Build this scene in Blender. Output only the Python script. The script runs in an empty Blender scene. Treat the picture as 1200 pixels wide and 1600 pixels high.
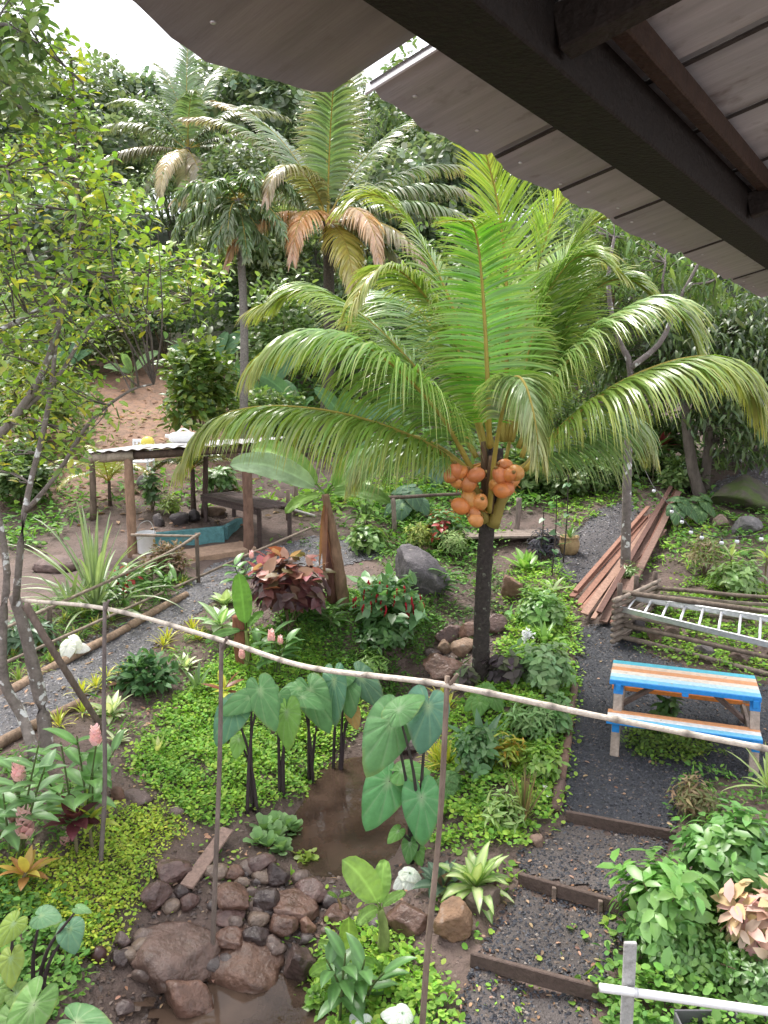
import bpy, bmesh, math, random
import numpy as np
from mathutils import Vector
R = math.radians
sc = bpy.context.scene
col = sc.collection
rng = np.random.default_rng(7)

# ------------------------------------------------------------------ camera
CAM = np.array([0.0, 0.0, 4.0]); TH = R(9.0); FPX = 1200.0
cam_d = bpy.data.cameras.new('camera'); cam = bpy.data.objects.new('camera', cam_d); col.objects.link(cam)
cam_d.sensor_fit = 'VERTICAL'; cam_d.sensor_height = 32.0; cam_d.lens = 32.0 * FPX / 1600.0
cam_d.clip_start = 0.05; cam_d.clip_end = 2000
cam.location = CAM; cam.rotation_euler = (R(90) - TH, 0, 0)
sc.camera = cam

# ------------------------------------------------------------------ overcast sky and weak sun
SUN_EL, SUN_AZ = R(62), R(325)
w = bpy.data.worlds.new('World'); sc.world = w; w.use_nodes = True
nt = w.node_tree; nt.nodes.clear()
sky = nt.nodes.new('ShaderNodeTexSky'); sky.sky_type = 'NISHITA'; sky.sun_disc = False
sky.sun_elevation = SUN_EL; sky.sun_rotation = SUN_AZ; sky.air_density = 1.0; sky.dust_density = 6.0; sky.ozone_density = 1.0
mx = nt.nodes.new('ShaderNodeMixRGB'); mx.inputs[0].default_value = 0.82; mx.inputs[2].default_value = (7.6, 7.7, 8.1, 1)
bgn = nt.nodes.new('ShaderNodeBackground'); bgn.inputs[1].default_value = 0.07
wo = nt.nodes.new('ShaderNodeOutputWorld')
nt.links.new(sky.outputs[0], mx.inputs[1]); nt.links.new(mx.outputs[0], bgn.inputs[0]); nt.links.new(bgn.outputs[0], wo.inputs[0])
sd = bpy.data.lights.new('sun', 'SUN'); sd.energy = 1.5; sd.angle = R(24); sd.color = (1.0, 0.96, 0.9)
so = bpy.data.objects.new('sun', sd); col.objects.link(so); so.location = (0, 0, 60)
# the veiled sun stands high in front, a little to the left
sdir = Vector((-math.sin(SUN_AZ) * math.cos(SUN_EL) * -1, math.cos(SUN_AZ) * math.cos(SUN_EL), math.sin(SUN_EL)))
so.rotation_euler = sdir.to_track_quat('Z', 'Y').to_euler()
sc.view_settings.view_transform = 'Standard'; sc.view_settings.look = 'None'
sc.view_settings.exposure = 1.95; sc.view_settings.gamma = 1.0; sc.view_settings.use_curve_mapping = False
sc.render.engine = 'CYCLES'
cy = sc.cycles
cy.max_bounces = 6; cy.diffuse_bounces = 2; cy.glossy_bounces = 3; cy.transmission_bounces = 4; cy.transparent_max_bounces = 8
cy.caustics_reflective = False; cy.caustics_refractive = False
cy.use_denoising = True; cy.use_adaptive_sampling = True; cy.adaptive_threshold = 0.02
try: cy.denoiser = 'OPENIMAGEDENOISE'
except Exception: pass

# ------------------------------------------------------------------ rays through the photograph's frame
def ray(px, py):
    u = (px - 600.0) / FPX; v = (py - 800.0) / FPX
    return np.array([u, math.cos(TH) - v * math.sin(TH), -math.sin(TH) - v * math.cos(TH)])
def P(px, py, d): return CAM + ray(px, py) * d
def nrm(v):
    v = np.asarray(v, float); return v / (np.linalg.norm(v, axis=-1, keepdims=True) + 1e-9)

# ------------------------------------------------------------------ terrain: a smooth surface through surveyed points
_dr = [(0,1600,3.72),(200,1600,4.08),(400,1600,4.16),(520,1600,4.1),(650,1600,3.88),(850,1600,3.95),(1000,1600,3.85),(1200,1600,3.8),
(0,1450,3.62),(100,1480,3.82),(250,1480,3.97),(400,1440,3.95),(520,1480,4.02),(600,1450,3.88),(700,1450,3.78),(850,1450,3.8),(1000,1450,3.72),(1200,1450,3.65),
(50,1300,3.5),(200,1300,3.66),(330,1300,3.82),(430,1320,3.93),(540,1300,4.08),(650,1330,3.88),(750,1330,3.68),(870,1330,3.7),(1000,1300,3.63),(1200,1300,3.55),
(0,1180,3.38),(100,1180,3.42),(220,1180,3.52),(350,1200,3.68),(470,1230,3.9),(560,1200,4.02),(640,1200,3.86),(720,1200,3.58),(880,1200,3.57),(1050,1190,3.57),(1200,1180,3.5),
(0,1100,3.3),(130,1080,3.28),(250,1080,3.4),(380,1080,3.48),(520,1090,3.66),(620,1080,3.84),(700,1080,3.45),(800,1080,3.33),(900,1080,3.46),(1050,1080,3.42),(1200,1080,3.35),
(60,960,2.95),(200,960,3.0),(330,980,3.12),(450,980,3.12),(560,980,3.12),(650,1010,3.42),(720,970,3.25),(800,980,3.13),(900,980,3.2),(1050,980,3.1),(1200,980,3.05),
(50,880,2.85),(200,880,2.8),(330,880,2.8),(450,880,2.82),(560,900,2.87),(650,915,2.88),(760,900,2.98),(850,890,2.85),(950,890,2.85),(1100,890,2.7),(1200,880,2.65),
(50,800,2.4),(250,810,2.5),(400,820,2.55),(550,820,2.5),(700,830,2.55),(850,820,2.45),(1000,800,2.25),(1150,780,2.0),(1200,770,1.95)]
_cp = []
for px, py, dr in _dr:
    r_ = ray(px, py); _cp.append(CAM + r_ * (dr / -r_[2]))
for px, py, d in [(50,720,18),(250,720,18),(450,730,18.5),(650,730,18.5),(850,730,18.5),(1000,720,17.5),(1200,720,16.5),(60,650,21),(300,650,22),(600,660,23),(900,660,23),(1200,650,23),
                  (230,590,25),(180,545,28),(60,560,27),(420,600,27)]:
    _cp.append(P(px, py, d))
for x, y, z in [(-40,40,11.5),(-20,40,10.5),(0,40,9.5),(20,40,9),(45,40,9),(-50,60,18),(0,58,16.5),(50,60,17),(0,85,19),(-60,90,20),(60,90,22),(-12,34,8),(4,33,6.6),(18,32,6),
                (-14,10,1.2),(14,8,.7),(-12,3,.4),(12,2,.3),(0,-4,0),(-12,-5,.2),(12,-5,.2),(-24,22,4.5),(26,22,4),(-40,5,3),(40,5,2),(-40,25,6.5),(45,25,5)]:
    _cp.append(np.array([x, y, z], float))
_cp = np.array(_cp)
def _phi(r2): return 0.5 * r2 * np.log(r2 + 1e-9)
_n = len(_cp); _sc = 10.0
_X = _cp[:, :2] / _sc
_K = _phi(((_X[:, None] - _X[None]) ** 2).sum(-1)) + np.eye(_n) * 2e-4
_Pm = np.c_[np.ones(_n), _X]
_A = np.block([[_K, _Pm], [_Pm.T, np.zeros((3, 3))]])
_W = np.linalg.solve(_A, np.r_[_cp[:, 2], 0, 0, 0])
def H(x, y):
    x = np.asarray(x, float); y = np.asarray(y, float)
    q = np.stack([x.ravel(), y.ravel()], -1) / _sc
    out = np.empty(len(q))
    for i in range(0, len(q), 20000):
        b = q[i:i + 20000]
        out[i:i + 20000] = _phi(((b[:, None] - _X[None]) ** 2).sum(-1)) @ _W[:_n] + _W[_n] + b @ _W[_n + 1:]
    bump = 0.02 * np.sin(q[:, 0] * 41 + 1) * np.sin(q[:, 1] * 37) + 0.012 * np.sin(q[:, 0] * 93 + 2 * np.sin(q[:, 1] * 60))
    out = out + bump * np.clip(out * .2 + .8, .8, 3)
    return out.reshape(x.shape)
_carve = []
for _px, _py, _dr, _r, _a in [(535,1220,4.0,.5,.12),(530,1300,4.0,.55,.10),(610,1265,4.0,.45,.16),(600,1150,3.95,.3,.08),(400,1590,4.12,.45,.10),(450,1560,4.1,.35,.10),(640,1090,3.75,.28,.12),(690,1010,3.4,.3,.18),(790,945,3.1,.35,.2),(345,1600,4.1,.4,.1),(205,1577,4.05,.2,.05)]:
    _c = ray(_px, _py); _c = CAM + _c * (_dr / -_c[2]); _carve.append((_c[0], _c[1], _r, _a))
_H0 = H
def H(x, y):
    x = np.asarray(x, float); y = np.asarray(y, float); z = _H0(x, y)
    for cx, cy_, r_, a_ in _carve: z = z - a_ * np.exp(-((x - cx) ** 2 + (y - cy_) ** 2) / (r_ * r_))
    return z
def h1(x, y): return float(H(np.array([x]), np.array([y]))[0])
_ts = np.r_[np.linspace(2.5, 14, 240), np.linspace(14.1, 70, 240)]
def at(px, py):
    r_ = ray(px, py); q = CAM + _ts[:, None] * r_
    below = q[:, 2] < H(q[:, 0], q[:, 1])
    if not below.any(): return q[-1]
    i = int(np.argmax(below)); lo, hi = (_ts[i - 1] if i else 1.0), _ts[i]
    for _ in range(14):
        m = (lo + hi) / 2; c = CAM + m * r_
        if c[2] < h1(c[0], c[1]): hi = m
        else: lo = m
    return CAM + hi * r_
def depth(p):
    return float((np.asarray(p) - CAM) @ np.array([0, math.cos(TH), -math.sin(TH)]))
def above(px, py, base):
    """the point seen at (px, py) at the same distance from the camera (ground plan) as the point base"""
    r_ = ray(px, py); return CAM + r_ * (base[1] - CAM[1]) / r_[1]
def poly(pts): return np.array([at(x, y)[:2] for x, y in pts])
def inside(pg, x, y):
    c = np.zeros(x.shape, bool); n = len(pg); j = n - 1
    for i in range(n):
        xi, yi = pg[i]; xj, yj = pg[j]
        k = ((yi > y) != (yj > y)) & (x < (xj - xi) * (y - yi) / (yj - yi + 1e-12) + xi)
        c ^= k; j = i
    return c
def scatter(pg, per_m2, rg, cap=60000, soft=0.0):
    lo, hi = pg.min(0), pg.max(0); a = np.prod(hi - lo); n = int(min(a * per_m2, cap * 6))
    q = rg.uniform(lo, hi, (n, 2)); q = q[inside(pg, q[:, 0], q[:, 1])][:cap]; q = q + rg.normal(0, 1, q.shape) * soft
    return np.c_[q, H(q[:, 0], q[:, 1])]
def vnoise(x, y, s=1.0, seed=0.0):
    x = x * s + seed; y = y * s - seed
    return (np.sin(x * 1.7 + 1.3 * np.sin(y * 1.1)) + np.sin(y * 2.3 + 1.7 * np.sin(x * .9 + 2)) + np.sin((x + y) * 1.3 + seed)) / 3

# ------------------------------------------------------------------ mesh helper
ORG = {}
class MB:
    def __init__(s): s.flat = False; s.v = []; s.f = []; s.c = []; s.n = 0
    def add(s, v, faces, c=(.5, .5, .5)):
        v = np.asarray(v, float).reshape(-1, 3); c = np.asarray(c, float)
        if c.ndim == 1: c = np.tile(c[:3], (len(v), 1))
        s.v.append(v); s.c.append(c)
        if isinstance(faces, np.ndarray): s.f.append(faces.astype(np.int64) + s.n)
        else:
            by = {}
            for f in faces: by.setdefault(len(f), []).append(f)
            for k, fl in by.items(): s.f.append(np.array(fl, np.int64) + s.n)
        s.n += len(v); return s
    def build(s, name, mat, parent=None, origin=None, smooth=True):
        v = np.concatenate(s.v); c = np.concatenate(s.c)
        if parent is not None: o0 = ORG[parent.name]
        else: o0 = np.array(origin if origin is not None else v.mean(0) * [1, 1, 0] + [0, 0, v[:, 2].min()], float)
        me = bpy.data.meshes.new(name)
        me.vertices.add(len(v)); me.vertices.foreach_set('co', (v - o0).astype(np.float32).ravel())
        lv = np.concatenate([f.ravel() for f in s.f]); lt = np.concatenate([np.full(len(f), f.shape[1]) for f in s.f])
        me.loops.add(len(lv)); me.loops.foreach_set('vertex_index', lv.astype(np.int32))
        me.polygons.add(len(lt)); me.polygons.foreach_set('loop_start', np.r_[0, np.cumsum(lt)[:-1]].astype(np.int32))
        try: me.polygons.foreach_set('loop_total', lt.astype(np.int32))
        except Exception: pass
        me.polygons.foreach_set('use_smooth', np.full(len(lt), smooth and not s.flat))
        at_ = me.color_attributes.new('Col', 'FLOAT_COLOR', 'POINT')
        at_.data.foreach_set('color', np.c_[np.clip(c, 0, 1), np.ones(len(c))].astype(np.float32).ravel())
        me.update(calc_edges=True); me.validate()
        if mat: me.materials.append(mat)
        ob = bpy.data.objects.new(name, me); col.objects.link(ob)
        if parent is not None: ob.parent = parent
        else: ob.location = o0
        ORG[ob.name] = o0
        return ob
def tag(o, label, cat, group=None):
    o['label'] = label; o['category'] = cat
    if group: o['group'] = group
    return o
def thing(name, label, cat, loc, group=None):
    o = bpy.data.objects.new(name, None); col.objects.link(o); o.location = [float(a) for a in loc]; o.empty_display_size = .1
    ORG[o.name] = np.array(loc, float); return tag(o, label, cat, group)
def struct(o, kind='structure'): o['kind'] = kind; return o

# ------------------------------------------------------------------ shapes
def frame_along(T, up=(0, 0, 1)):
    T = nrm(T); up = np.tile(np.array(up, float), (len(T), 1))
    bad = np.abs((T * up).sum(-1)) > .98
    up[bad] = [0.31, .95, 0]
    S = nrm(np.cross(T, up)); N = np.cross(S, T); return S, N
def tube(mb, pts, rad, k=8, c=(.3, .2, .1), cap=True, rough=0, rg=rng):
    pts = np.asarray(pts, float); n = len(pts); rad = np.broadcast_to(np.asarray(rad, float), (n,)).copy()
    T = np.gradient(pts, axis=0); S, N = frame_along(T)
    a = np.linspace(0, 2 * np.pi, k, endpoint=False)
    r = rad[:, None] * (1 + rough * rg.uniform(-1, 1, (n, k)))
    v = pts[:, None] + (S[:, None] * np.cos(a)[None, :, None] + N[:, None] * np.sin(a)[None, :, None]) * r[..., None]
    i = np.arange(n - 1)[:, None] * k; j = np.arange(k)[None]; j2 = (j + 1) % k
    f = np.stack([i + j, i + j2, i + k + j2, i + k + j], -1).reshape(-1, 4)
    cc = np.asarray(c, float)
    if cc.ndim == 2: cc = np.repeat(cc, k, 0)
    mb.add(v.reshape(-1, 3), f, cc)
    if cap:
        b = mb.n - n * k
        mb.f.append(np.array([list(range(b + k - 1, b - 1, -1))], np.int64)); mb.f.append(np.array([list(range(b + (n - 1) * k, b + n * k))], np.int64))
def smooth_path(pts, n=24):
    pts = np.asarray(pts, float)
    if len(pts) == 2: t = np.linspace(0, 1, n)[:, None]; return pts[0] * (1 - t) + pts[1] * t
    p = np.vstack([2 * pts[0] - pts[1], pts, 2 * pts[-1] - pts[-2]]); out = []
    m = len(pts) - 1; ts = np.linspace(0, m, n); 
    for t in ts:
        i = min(int(t), m - 1); u = t - i; a, b, c, d = p[i:i + 4]
        out.append(.5 * (2 * b + (c - a) * u + (2 * a - 5 * b + 4 * c - d) * u * u + (3 * b - a - 3 * c + d) * u ** 3))
    return np.array(out)
def box(mb, c, size, rot=None, col_=(.5, .5, .5), bev=.006):
    """a box with chamfered edges; rot is a 3x3 of axis rows"""
    hx, hy, hz = np.array(size, float) / 2; b = min(bev, .4 * min(hx, hy, hz)); v = []; 
    bm = bmesh.new()
    for sx in (-1, 1):
        for sy in (-1, 1):
            for sz in (-1, 1):
                v += [(sx * (hx - b), sy * (hy - b), sz * hz), (sx * (hx - b), sy * hy, sz * (hz - b)), (sx * hx, sy * (hy - b), sz * (hz - b))]
    bv = [bm.verts.new(a) for a in v]
    r = bmesh.ops.convex_hull(bm, input=bv); bm.verts.index_update()
    vv = np.array([q.co[:] for q in bm.verts]); ff = [[q.index for q in f.verts] for f in bm.faces]; bm.free()
    if rot is not None: vv = vv @ np.asarray(rot, float)
    mb.add(vv + np.asarray(c, float), ff, col_); mb.flat = True
def bar(mb, a, b, w, h, c=(.5, .5, .5), up=(0, 0, 1), bev=.004):
    """a squared timber from a to b, w across, h along up"""
    a = np.asarray(a, float); b = np.asarray(b, float); d = b - a; L = np.linalg.norm(d)
    S, N = frame_along((d / L)[None], up); box(mb, (a + b) / 2, (L, w, h), np.array([d / L, S[0], N[0]]), c, bev)
_ico = {}
def ico(sub):
    if sub not in _ico:
        bm = bmesh.new(); bmesh.ops.create_icosphere(bm, subdivisions=sub, radius=1); bm.verts.index_update()
        _ico[sub] = (np.array([q.co[:] for q in bm.verts]), np.array([[q.index for q in f.verts] for f in bm.faces])); bm.free()
    return _ico[sub]
def rock_shape(sub, rg, cuts=9, rough=.05):
    v, f = ico(sub); v = v.copy()
    d = nrm(rg.normal(size=(cuts, 3))); off = rg.uniform(.52, .88, cuts)
    for n_, o_ in zip(d, off):
        k = v @ n_ - o_; v -= np.where(k > 0, k * .97, 0)[:, None] * n_
    ph = rg.uniform(0, 6, 6)
    v *= 1 + rough * (np.sin(v[:, :1] * 5 + ph[0]) * np.sin(v[:, 1:2] * 6 + ph[1]) + .6 * np.sin(v[:, 2:] * 11 + ph[2]) * np.sin(v[:, :1] * 13 + ph[3]))
    ph = rg.uniform(0, 6, 9); q = v * 1.0
    v = v * (1 + .018 * (np.sin(q[:, :1] * 17 + ph[4] + 2 * q[:, 1:2]) * np.sin(q[:, 1:2] * 19 + ph[5]) + np.sin(q[:, 2:] * 23 + ph[6] + 3 * q[:, :1])))
    return v, f
def rotz(v, a):
    c, s_ = math.cos(a), math.sin(a); return v @ np.array([[c, s_, 0], [-s_, c, 0], [0, 0, 1]])
def rock(name, px, py, wpx, hpx, label, c=(.13, .105, .10), sub=3, seed=1, group=None, flat=0, mat=None, sink=.25, cat='rock', cuts=9, asp=1.0, dz=0):
    """a boulder whose foot is seen at (px, py), as wide and tall as the given pixels at that distance"""
    rg = np.random.default_rng(seed); b = at(px, py); s_ = depth(b) / FPX; rx = wpx * s_ / 2; rz = hpx * s_ / 2
    v, f = rock_shape(sub, rg, cuts); v = rotz(v, rg.uniform(0, 6)); v = v / np.abs(v).max(0)
    ang = .45
    rzz = max(.3 * rz, rz * 1.05); ry = rx * .85 * asp
    v = v * [rx, ry, rzz]
    m = MB(); cc = np.array(c) * rg.uniform(.85, 1.15)
    o = b + np.array([0, ry * .6, rzz * (1 - 2 * sink) + dz])
    m.add(v + o, f, cc); ob = m.build(name, mat or M['rock'], origin=[o[0], o[1], o[2] - rzz])
    return tag(ob, label, cat, group)

# ------------------------------------------------------------------ materials
M = {}
def N_(t, k, **kw):
    n = t.nodes.new(k)
    for a, b in kw.items(): setattr(n, a, b)
    return n
def vmat(name, rough=.6, ns=8.0, na=.35, bump=.0, bs=None, spec=.4, trans=0.0, detail=5, stretch=None, coat=0, metal=0, rough_var=0, spots=None, tcol=None):
    """vertex colour times noise, with bump; trans mixes in a translucent leaf"""
    m = bpy.data.materials.new(name); m.use_nodes = True; t = m.node_tree; b = t.nodes['Principled BSDF']; out = t.nodes['Material Output']
    a = N_(t, 'ShaderNodeVertexColor'); a.layer_name = 'Col'
    tc = N_(t, 'ShaderNodeTexCoord'); vec = tc.outputs['Object']
    if stretch:
        mp = N_(t, 'ShaderNodeMapping'); mp.inputs['Scale'].default_value = stretch; t.links.new(vec, mp.inputs[0]); vec = mp.outputs[0]
    no = N_(t, 'ShaderNodeTexNoise'); no.inputs['Scale'].default_value = ns; no.inputs['Detail'].default_value = detail; no.inputs['Roughness'].default_value = .65
    t.links.new(vec, no.inputs['Vector'])
    mr = N_(t, 'ShaderNodeMapRange'); mr.inputs[1].default_value = .25; mr.inputs[2].default_value = .75; mr.inputs[3].default_value = 1 - na; mr.inputs[4].default_value = 1 + na
    t.links.new(no.outputs[0], mr.inputs[0])
    mu = N_(t, 'ShaderNodeVectorMath', operation='SCALE'); t.links.new(a.outputs[0], mu.inputs[0]); t.links.new(mr.outputs[0], mu.inputs['Scale'])
    cout = mu.outputs[0]
    if spots:
        scol, ssc, lo, hi = spots
        n2 = N_(t, 'ShaderNodeTexNoise'); n2.inputs['Scale'].default_value = ssc; n2.inputs['Detail'].default_value = 4; t.links.new(tc.outputs['Object'], n2.inputs['Vector'])
        m2 = N_(t, 'ShaderNodeMapRange'); m2.inputs[1].default_value = lo; m2.inputs[2].default_value = hi; t.links.new(n2.outputs[0], m2.inputs[0])
        mi = N_(t, 'ShaderNodeMixRGB'); mi.inputs[2].default_value = (*scol, 1); t.links.new(m2.outputs[0], mi.inputs[0]); t.links.new(cout, mi.inputs[1]); cout = mi.outputs[0]
    t.links.new(cout, b.inputs['Base Color'])
    b.inputs['Roughness'].default_value = rough; b.inputs['Specular IOR Level'].default_value = spec; b.inputs['Metallic'].default_value = metal
    if rough_var:
        m3 = N_(t, 'ShaderNodeMapRange'); m3.inputs[1].default_value = .3; m3.inputs[2].default_value = .7; m3.inputs[3].default_value = rough - rough_var; m3.inputs[4].default_value = rough + rough_var
        t.links.new(no.outputs[0], m3.inputs[0]); t.links.new(m3.outputs[0], b.inputs['Roughness'])
    if coat: b.inputs['Coat Weight'].default_value = coat; b.inputs['Coat Roughness'].default_value = .15
    if bump:
        nb = N_(t, 'ShaderNodeTexNoise'); nb.inputs['Scale'].default_value = bs or ns * 3; nb.inputs['Detail'].default_value = 6; t.links.new(vec, nb.inputs['Vector'])
        bp = N_(t, 'ShaderNodeBump'); bp.inputs['Strength'].default_value = bump; bp.inputs['Distance'].default_value = .045 if name == 'soil' else .02
        t.links.new(nb.outputs[0], bp.inputs['Height']); t.links.new(bp.outputs[0], b.inputs['Normal'])
    if trans:
        tr = N_(t, 'ShaderNodeBsdfTranslucent'); ms = N_(t, 'ShaderNodeMixShader'); ms.inputs[0].default_value = trans
        br = N_(t, 'ShaderNodeMixRGB', blend_type='MULTIPLY'); br.inputs[0].default_value = 1; br.inputs[2].default_value = (*(tcol or (1.5, 1.6, .8)), 1)
        t.links.new(cout, br.inputs[1]); t.links.new(br.outputs[0], tr.inputs[0])
        t.links.new(b.outputs[0], ms.inputs[1]); t.links.new(tr.outputs[0], ms.inputs[2]); t.links.new(ms.outputs[0], out.inputs[0])
    M[name] = m; return m
vmat('leaf', .36, 6, .18, spec=.55, trans=.3)
vmat('frond', .27, 6, .12, spec=.8, trans=.25)
vmat('leaf_matte', .62, 6, .18, spec=.3, trans=.28)
vmat('leaf_gloss', .5, 9, .2, .25, 30, spec=.25, trans=.28)
vmat('petal', .6, 10, .12, spec=.25, trans=.3, tcol=(1.2, 1.2, 1.2))
vmat('bark', .85, 14, .45, .8, 40, spec=.2, stretch=(1, 1, .35))
vmat('lichen_bark', .85, 12, .4, .8, 40, spec=.2, spots=((.62, .62, .6), 9, .6, .64))
vmat('palm_bark', .75, 26, .55, 1.0, 60, spec=.3, spots=((.2, .21, .16), 14, .62, .72))
vmat('rock', .7, 9, .5, .9, 30, spec=.35, rough_var=.15, detail=10, spots=((.32, .29, .26), 9, .6, .8))
vmat('wet_rock', .42, 8, .55, .9, 26, spec=.45, rough_var=.2, detail=10, spots=((.2, .15, .12), 6, .56, .82))
vmat('wood', .7, 22, .35, .5, 60, spec=.3)
vmat('paint', .5, 24, .2, .25, 60, spec=.4, detail=9, spots=((.4, .33, .26), 12, .66, .73))
vmat('stone', .8, 16, .3, .5, 60, spec=.3)
vmat('plastic', .4, 20, .06, spec=.5)
vmat('metal', .38, 30, .12, .05, 80, metal=.85, spec=.5, rough_var=.1)
vmat('soil', .8, 2.6, .42, 1.0, 20, spec=.35, rough_var=.12, detail=10, spots=((.075, .055, .042), 6, .5, .85))
vmat('gravel', .6, 45, .5, 1.0, 70, spec=.45, detail=8)
vmat('pebble', .5, 30, .3, .3, 60, spec=.45)
vmat('nut', .38, 12, .2, .1, 40, spec=.5, spots=((.22, .09, .03), 6, .62, .75))
# ================================================================== ground
def axis(parts):
    return np.unique(np.concatenate([np.arange(a, b, s) for a, b, s in parts]).round(4))
xs = axis([(-90, -24, 3), (-24, -9, .7), (-9, 9, .1), (9, 24, .7), (24, 91, 3)])
ys = axis([(-12, 1.5, .8), (1.5, 16, .1), (16, 30, .35), (30, 110, 2.5)])
gx, gy = np.meshgrid(xs, ys); gz = H(gx, gy)
gc = np.empty(gx.shape + (3,)); gc[:] = (.13, .092, .078)
hillm = np.clip((gy - 27) / 6, 0, 1)[..., None]; gc = gc * (1 - hillm) + np.array([.07, .1, .045]) * hillm
bare = np.clip(1 - ((gx + 8) / 6) ** 2 - ((gy - 22) / 7) ** 2, 0, 1)[..., None] ** .5
gc = gc * (1 - bare) + np.array([.25, .145, .095]) * bare
gn = vnoise(gx, gy, 1.1)[..., None]; gc *= 1 + .22 * gn
wet = np.clip((.22 - gz) / .3, 0, 1)[..., None]; gc *= 1 - .3 * wet
m = MB(); nx, ny = len(xs), len(ys)
i = np.arange(ny - 1)[:, None] * nx + np.arange(nx - 1)[None]
m.add(np.stack([gx, gy, gz], -1).reshape(-1, 3), np.stack([i, i + 1, i + nx + 1, i + nx], -1).reshape(-1, 4), gc.reshape(-1, 3))
struct(m.build('ground', M['soil'], origin=(0, 0, 0)))

def sheet(name, pg, lift, colr, mat, step=.07, flat=None):
    lo, hi = pg.min(0), pg.max(0); x = np.arange(lo[0], hi[0] + step, step); y = np.arange(lo[1], hi[1] + step, step)
    X, Y = np.meshgrid(x, y); ins = inside(pg, X + .03 * vnoise(X, Y, 9), Y + .03 * vnoise(Y, X, 9)); Z = H(X, Y) + lift if flat is None else np.full(X.shape, flat)
    edge = ~(ins); 
    f = ins[:-1, :-1] & ins[1:, :-1] & ins[:-1, 1:] & ins[1:, 1:]
    nxx = len(x); ii, jj = np.nonzero(f); a = ii * nxx + jj
    fa = np.stack([a, a + 1, a + nxx + 1, a + nxx], -1)
    used = np.unique(fa); rm = np.full(X.size, -1); rm[used] = np.arange(len(used))
    mb = MB(); v = np.stack([X, Y, Z], -1).reshape(-1, 3)[used]
    mb.add(v, rm[fa], np.array(colr)[None] * (1 + .25 * vnoise(v[:, 0], v[:, 1], 2.3)[:, None]))
    return struct(mb.build(name, mat, origin=(0, 0, 0)))
def pebbles(name, pg, dens, size, cols, seed, label, lift=.0, cap=30000, keep=None):
    rg = np.random.default_rng(seed); p = scatter(pg, dens, rg, cap)
    if keep is not None: p = p[keep(p, rg)]
    n = len(p); base = np.array([[1, 0, 0], [0, 1, 0], [-1, 0, 0], [0, -1, 0], [0, 0, .8], [0, 0, -.8]], float)
    fa = np.array([[0, 1, 4], [1, 2, 4], [2, 3, 4], [3, 0, 4], [1, 0, 5], [2, 1, 5], [3, 2, 5], [0, 3, 5]])
    s = rg.uniform(.5, 1.3, (n, 1, 1)) * size * rg.uniform(.6, 1.2, (n, 6, 1)); v = base[None] * s * rg.uniform([.8, .5, .4], [1.3, 1, .8], (n, 3))[:, None]
    a = rg.uniform(0, 6.28, n); c_, s_ = np.cos(a)[:, None], np.sin(a)[:, None]
    tilt = rg.uniform(-.5, .5, (n, 1)); z = v[..., 2] + v[..., 0] * tilt
    v = np.stack([v[..., 0] * c_ - v[..., 1] * s_, v[..., 0] * s_ + v[..., 1] * c_, z], -1) + p[:, None] + [0, 0, lift]
    cs = np.array(cols)[rg.integers(0, len(cols), n)] * rg.uniform(.6, 1.35, (n, 1))
    mb = MB(); mb.add(v.reshape(-1, 3), (fa[None] + np.arange(n)[:, None, None] * 6).reshape(-1, 3), np.repeat(cs, 6, 0))
    o = mb.build(name, M['pebble'], origin=(0, 0, 0), smooth=False); o['label'] = label; return struct(o, 'stuff')

pathL = poly([(-60,1115),(0,1085),(130,1005),(250,945),(310,900),(335,880),(390,868),(480,838),(600,845),(600,870),(545,884),(480,890),(385,905),(320,950),(260,1000),(200,1045),(130,1100),(60,1140),(-60,1195)])
yardR = poly([(900,978),(985,972),(1010,1020),(1100,1055),(1250,1085),(1250,1240),(1120,1215),(1060,1260),(1055,1312),(885,1278),(872,1240),(885,1150),(897,1060)])
tread1 = poly([(885,1287),(1048,1314),(1005,1420),(815,1368),(805,1330)])
tread2 = poly([(808,1382),(990,1436),(945,1545),(742,1496)])
tread3 = poly([(735,1512),(938,1560),(905,1660),(685,1660)])
pathB = poly([(846,885),(880,850),(925,800),(985,775),(1000,800),(965,870),(925,905),(890,915)])
pathF = poly([(1090,772),(1130,745),(1240,715),(1240,785),(1130,790)])
DARK = (.034, .036, .044)
sheet('gravel_path', pathL, .012, (.11, .105, .11), M['gravel'])
sheet('gravel_yard', yardR, .012, DARK, M['gravel'])
for t in (tread1, tread2, tread3): sheet('gravel_step', t, .012, (.09, .076, .072), M['gravel'])
sheet('gravel_path', pathB, .012, (.07, .062, .065), M['gravel'])
sheet('gravel_path', pathF, .012, (.14, .12, .12), M['gravel'], .12)
GL = [(.16, .16, .18), (.11, .11, .125), (.20, .19, .20), (.24, .22, .21)]
GD = [(.03, .032, .042), (.045, .048, .06), (.022, .023, .03), (.06, .062, .072), (.035, .036, .045)]
pebbles('gravel', pathL, 1100, .02, GL, 1, 'grey crushed gravel on the path to the hut', .012, 22000)
pebbles('gravel', yardR, 2300, .0165, GD + GD + [(.13, .1, .085)], 2, 'dark grey gravel around the picnic table', .012, 30000)
patch = lambda s: (lambda p, rg: vnoise(p[:, 0], p[:, 1], 5, s) + rg.uniform(-.5, .5, len(p)) > -.22)
for k, t in enumerate((tread1, tread2, tread3)):
    pebbles('gravel', t, 2300, .016, GD + GD + [(.12, .09, .07), (.2, .17, .15)], 3 + k, 'dark gravel mixed with soil on the garden steps', .012, 9000, patch(k * 3.0) if k == 0 else (lambda p, rg, s=k * 3.: vnoise(p[:, 0], p[:, 1], 4, s) + rg.uniform(-.5, .5, len(p)) > -.45))
pebbles('gravel', pathB, 700, .022, GD + GL, 7, 'dark gravel on the path behind the palm', .012, 6000)
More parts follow.
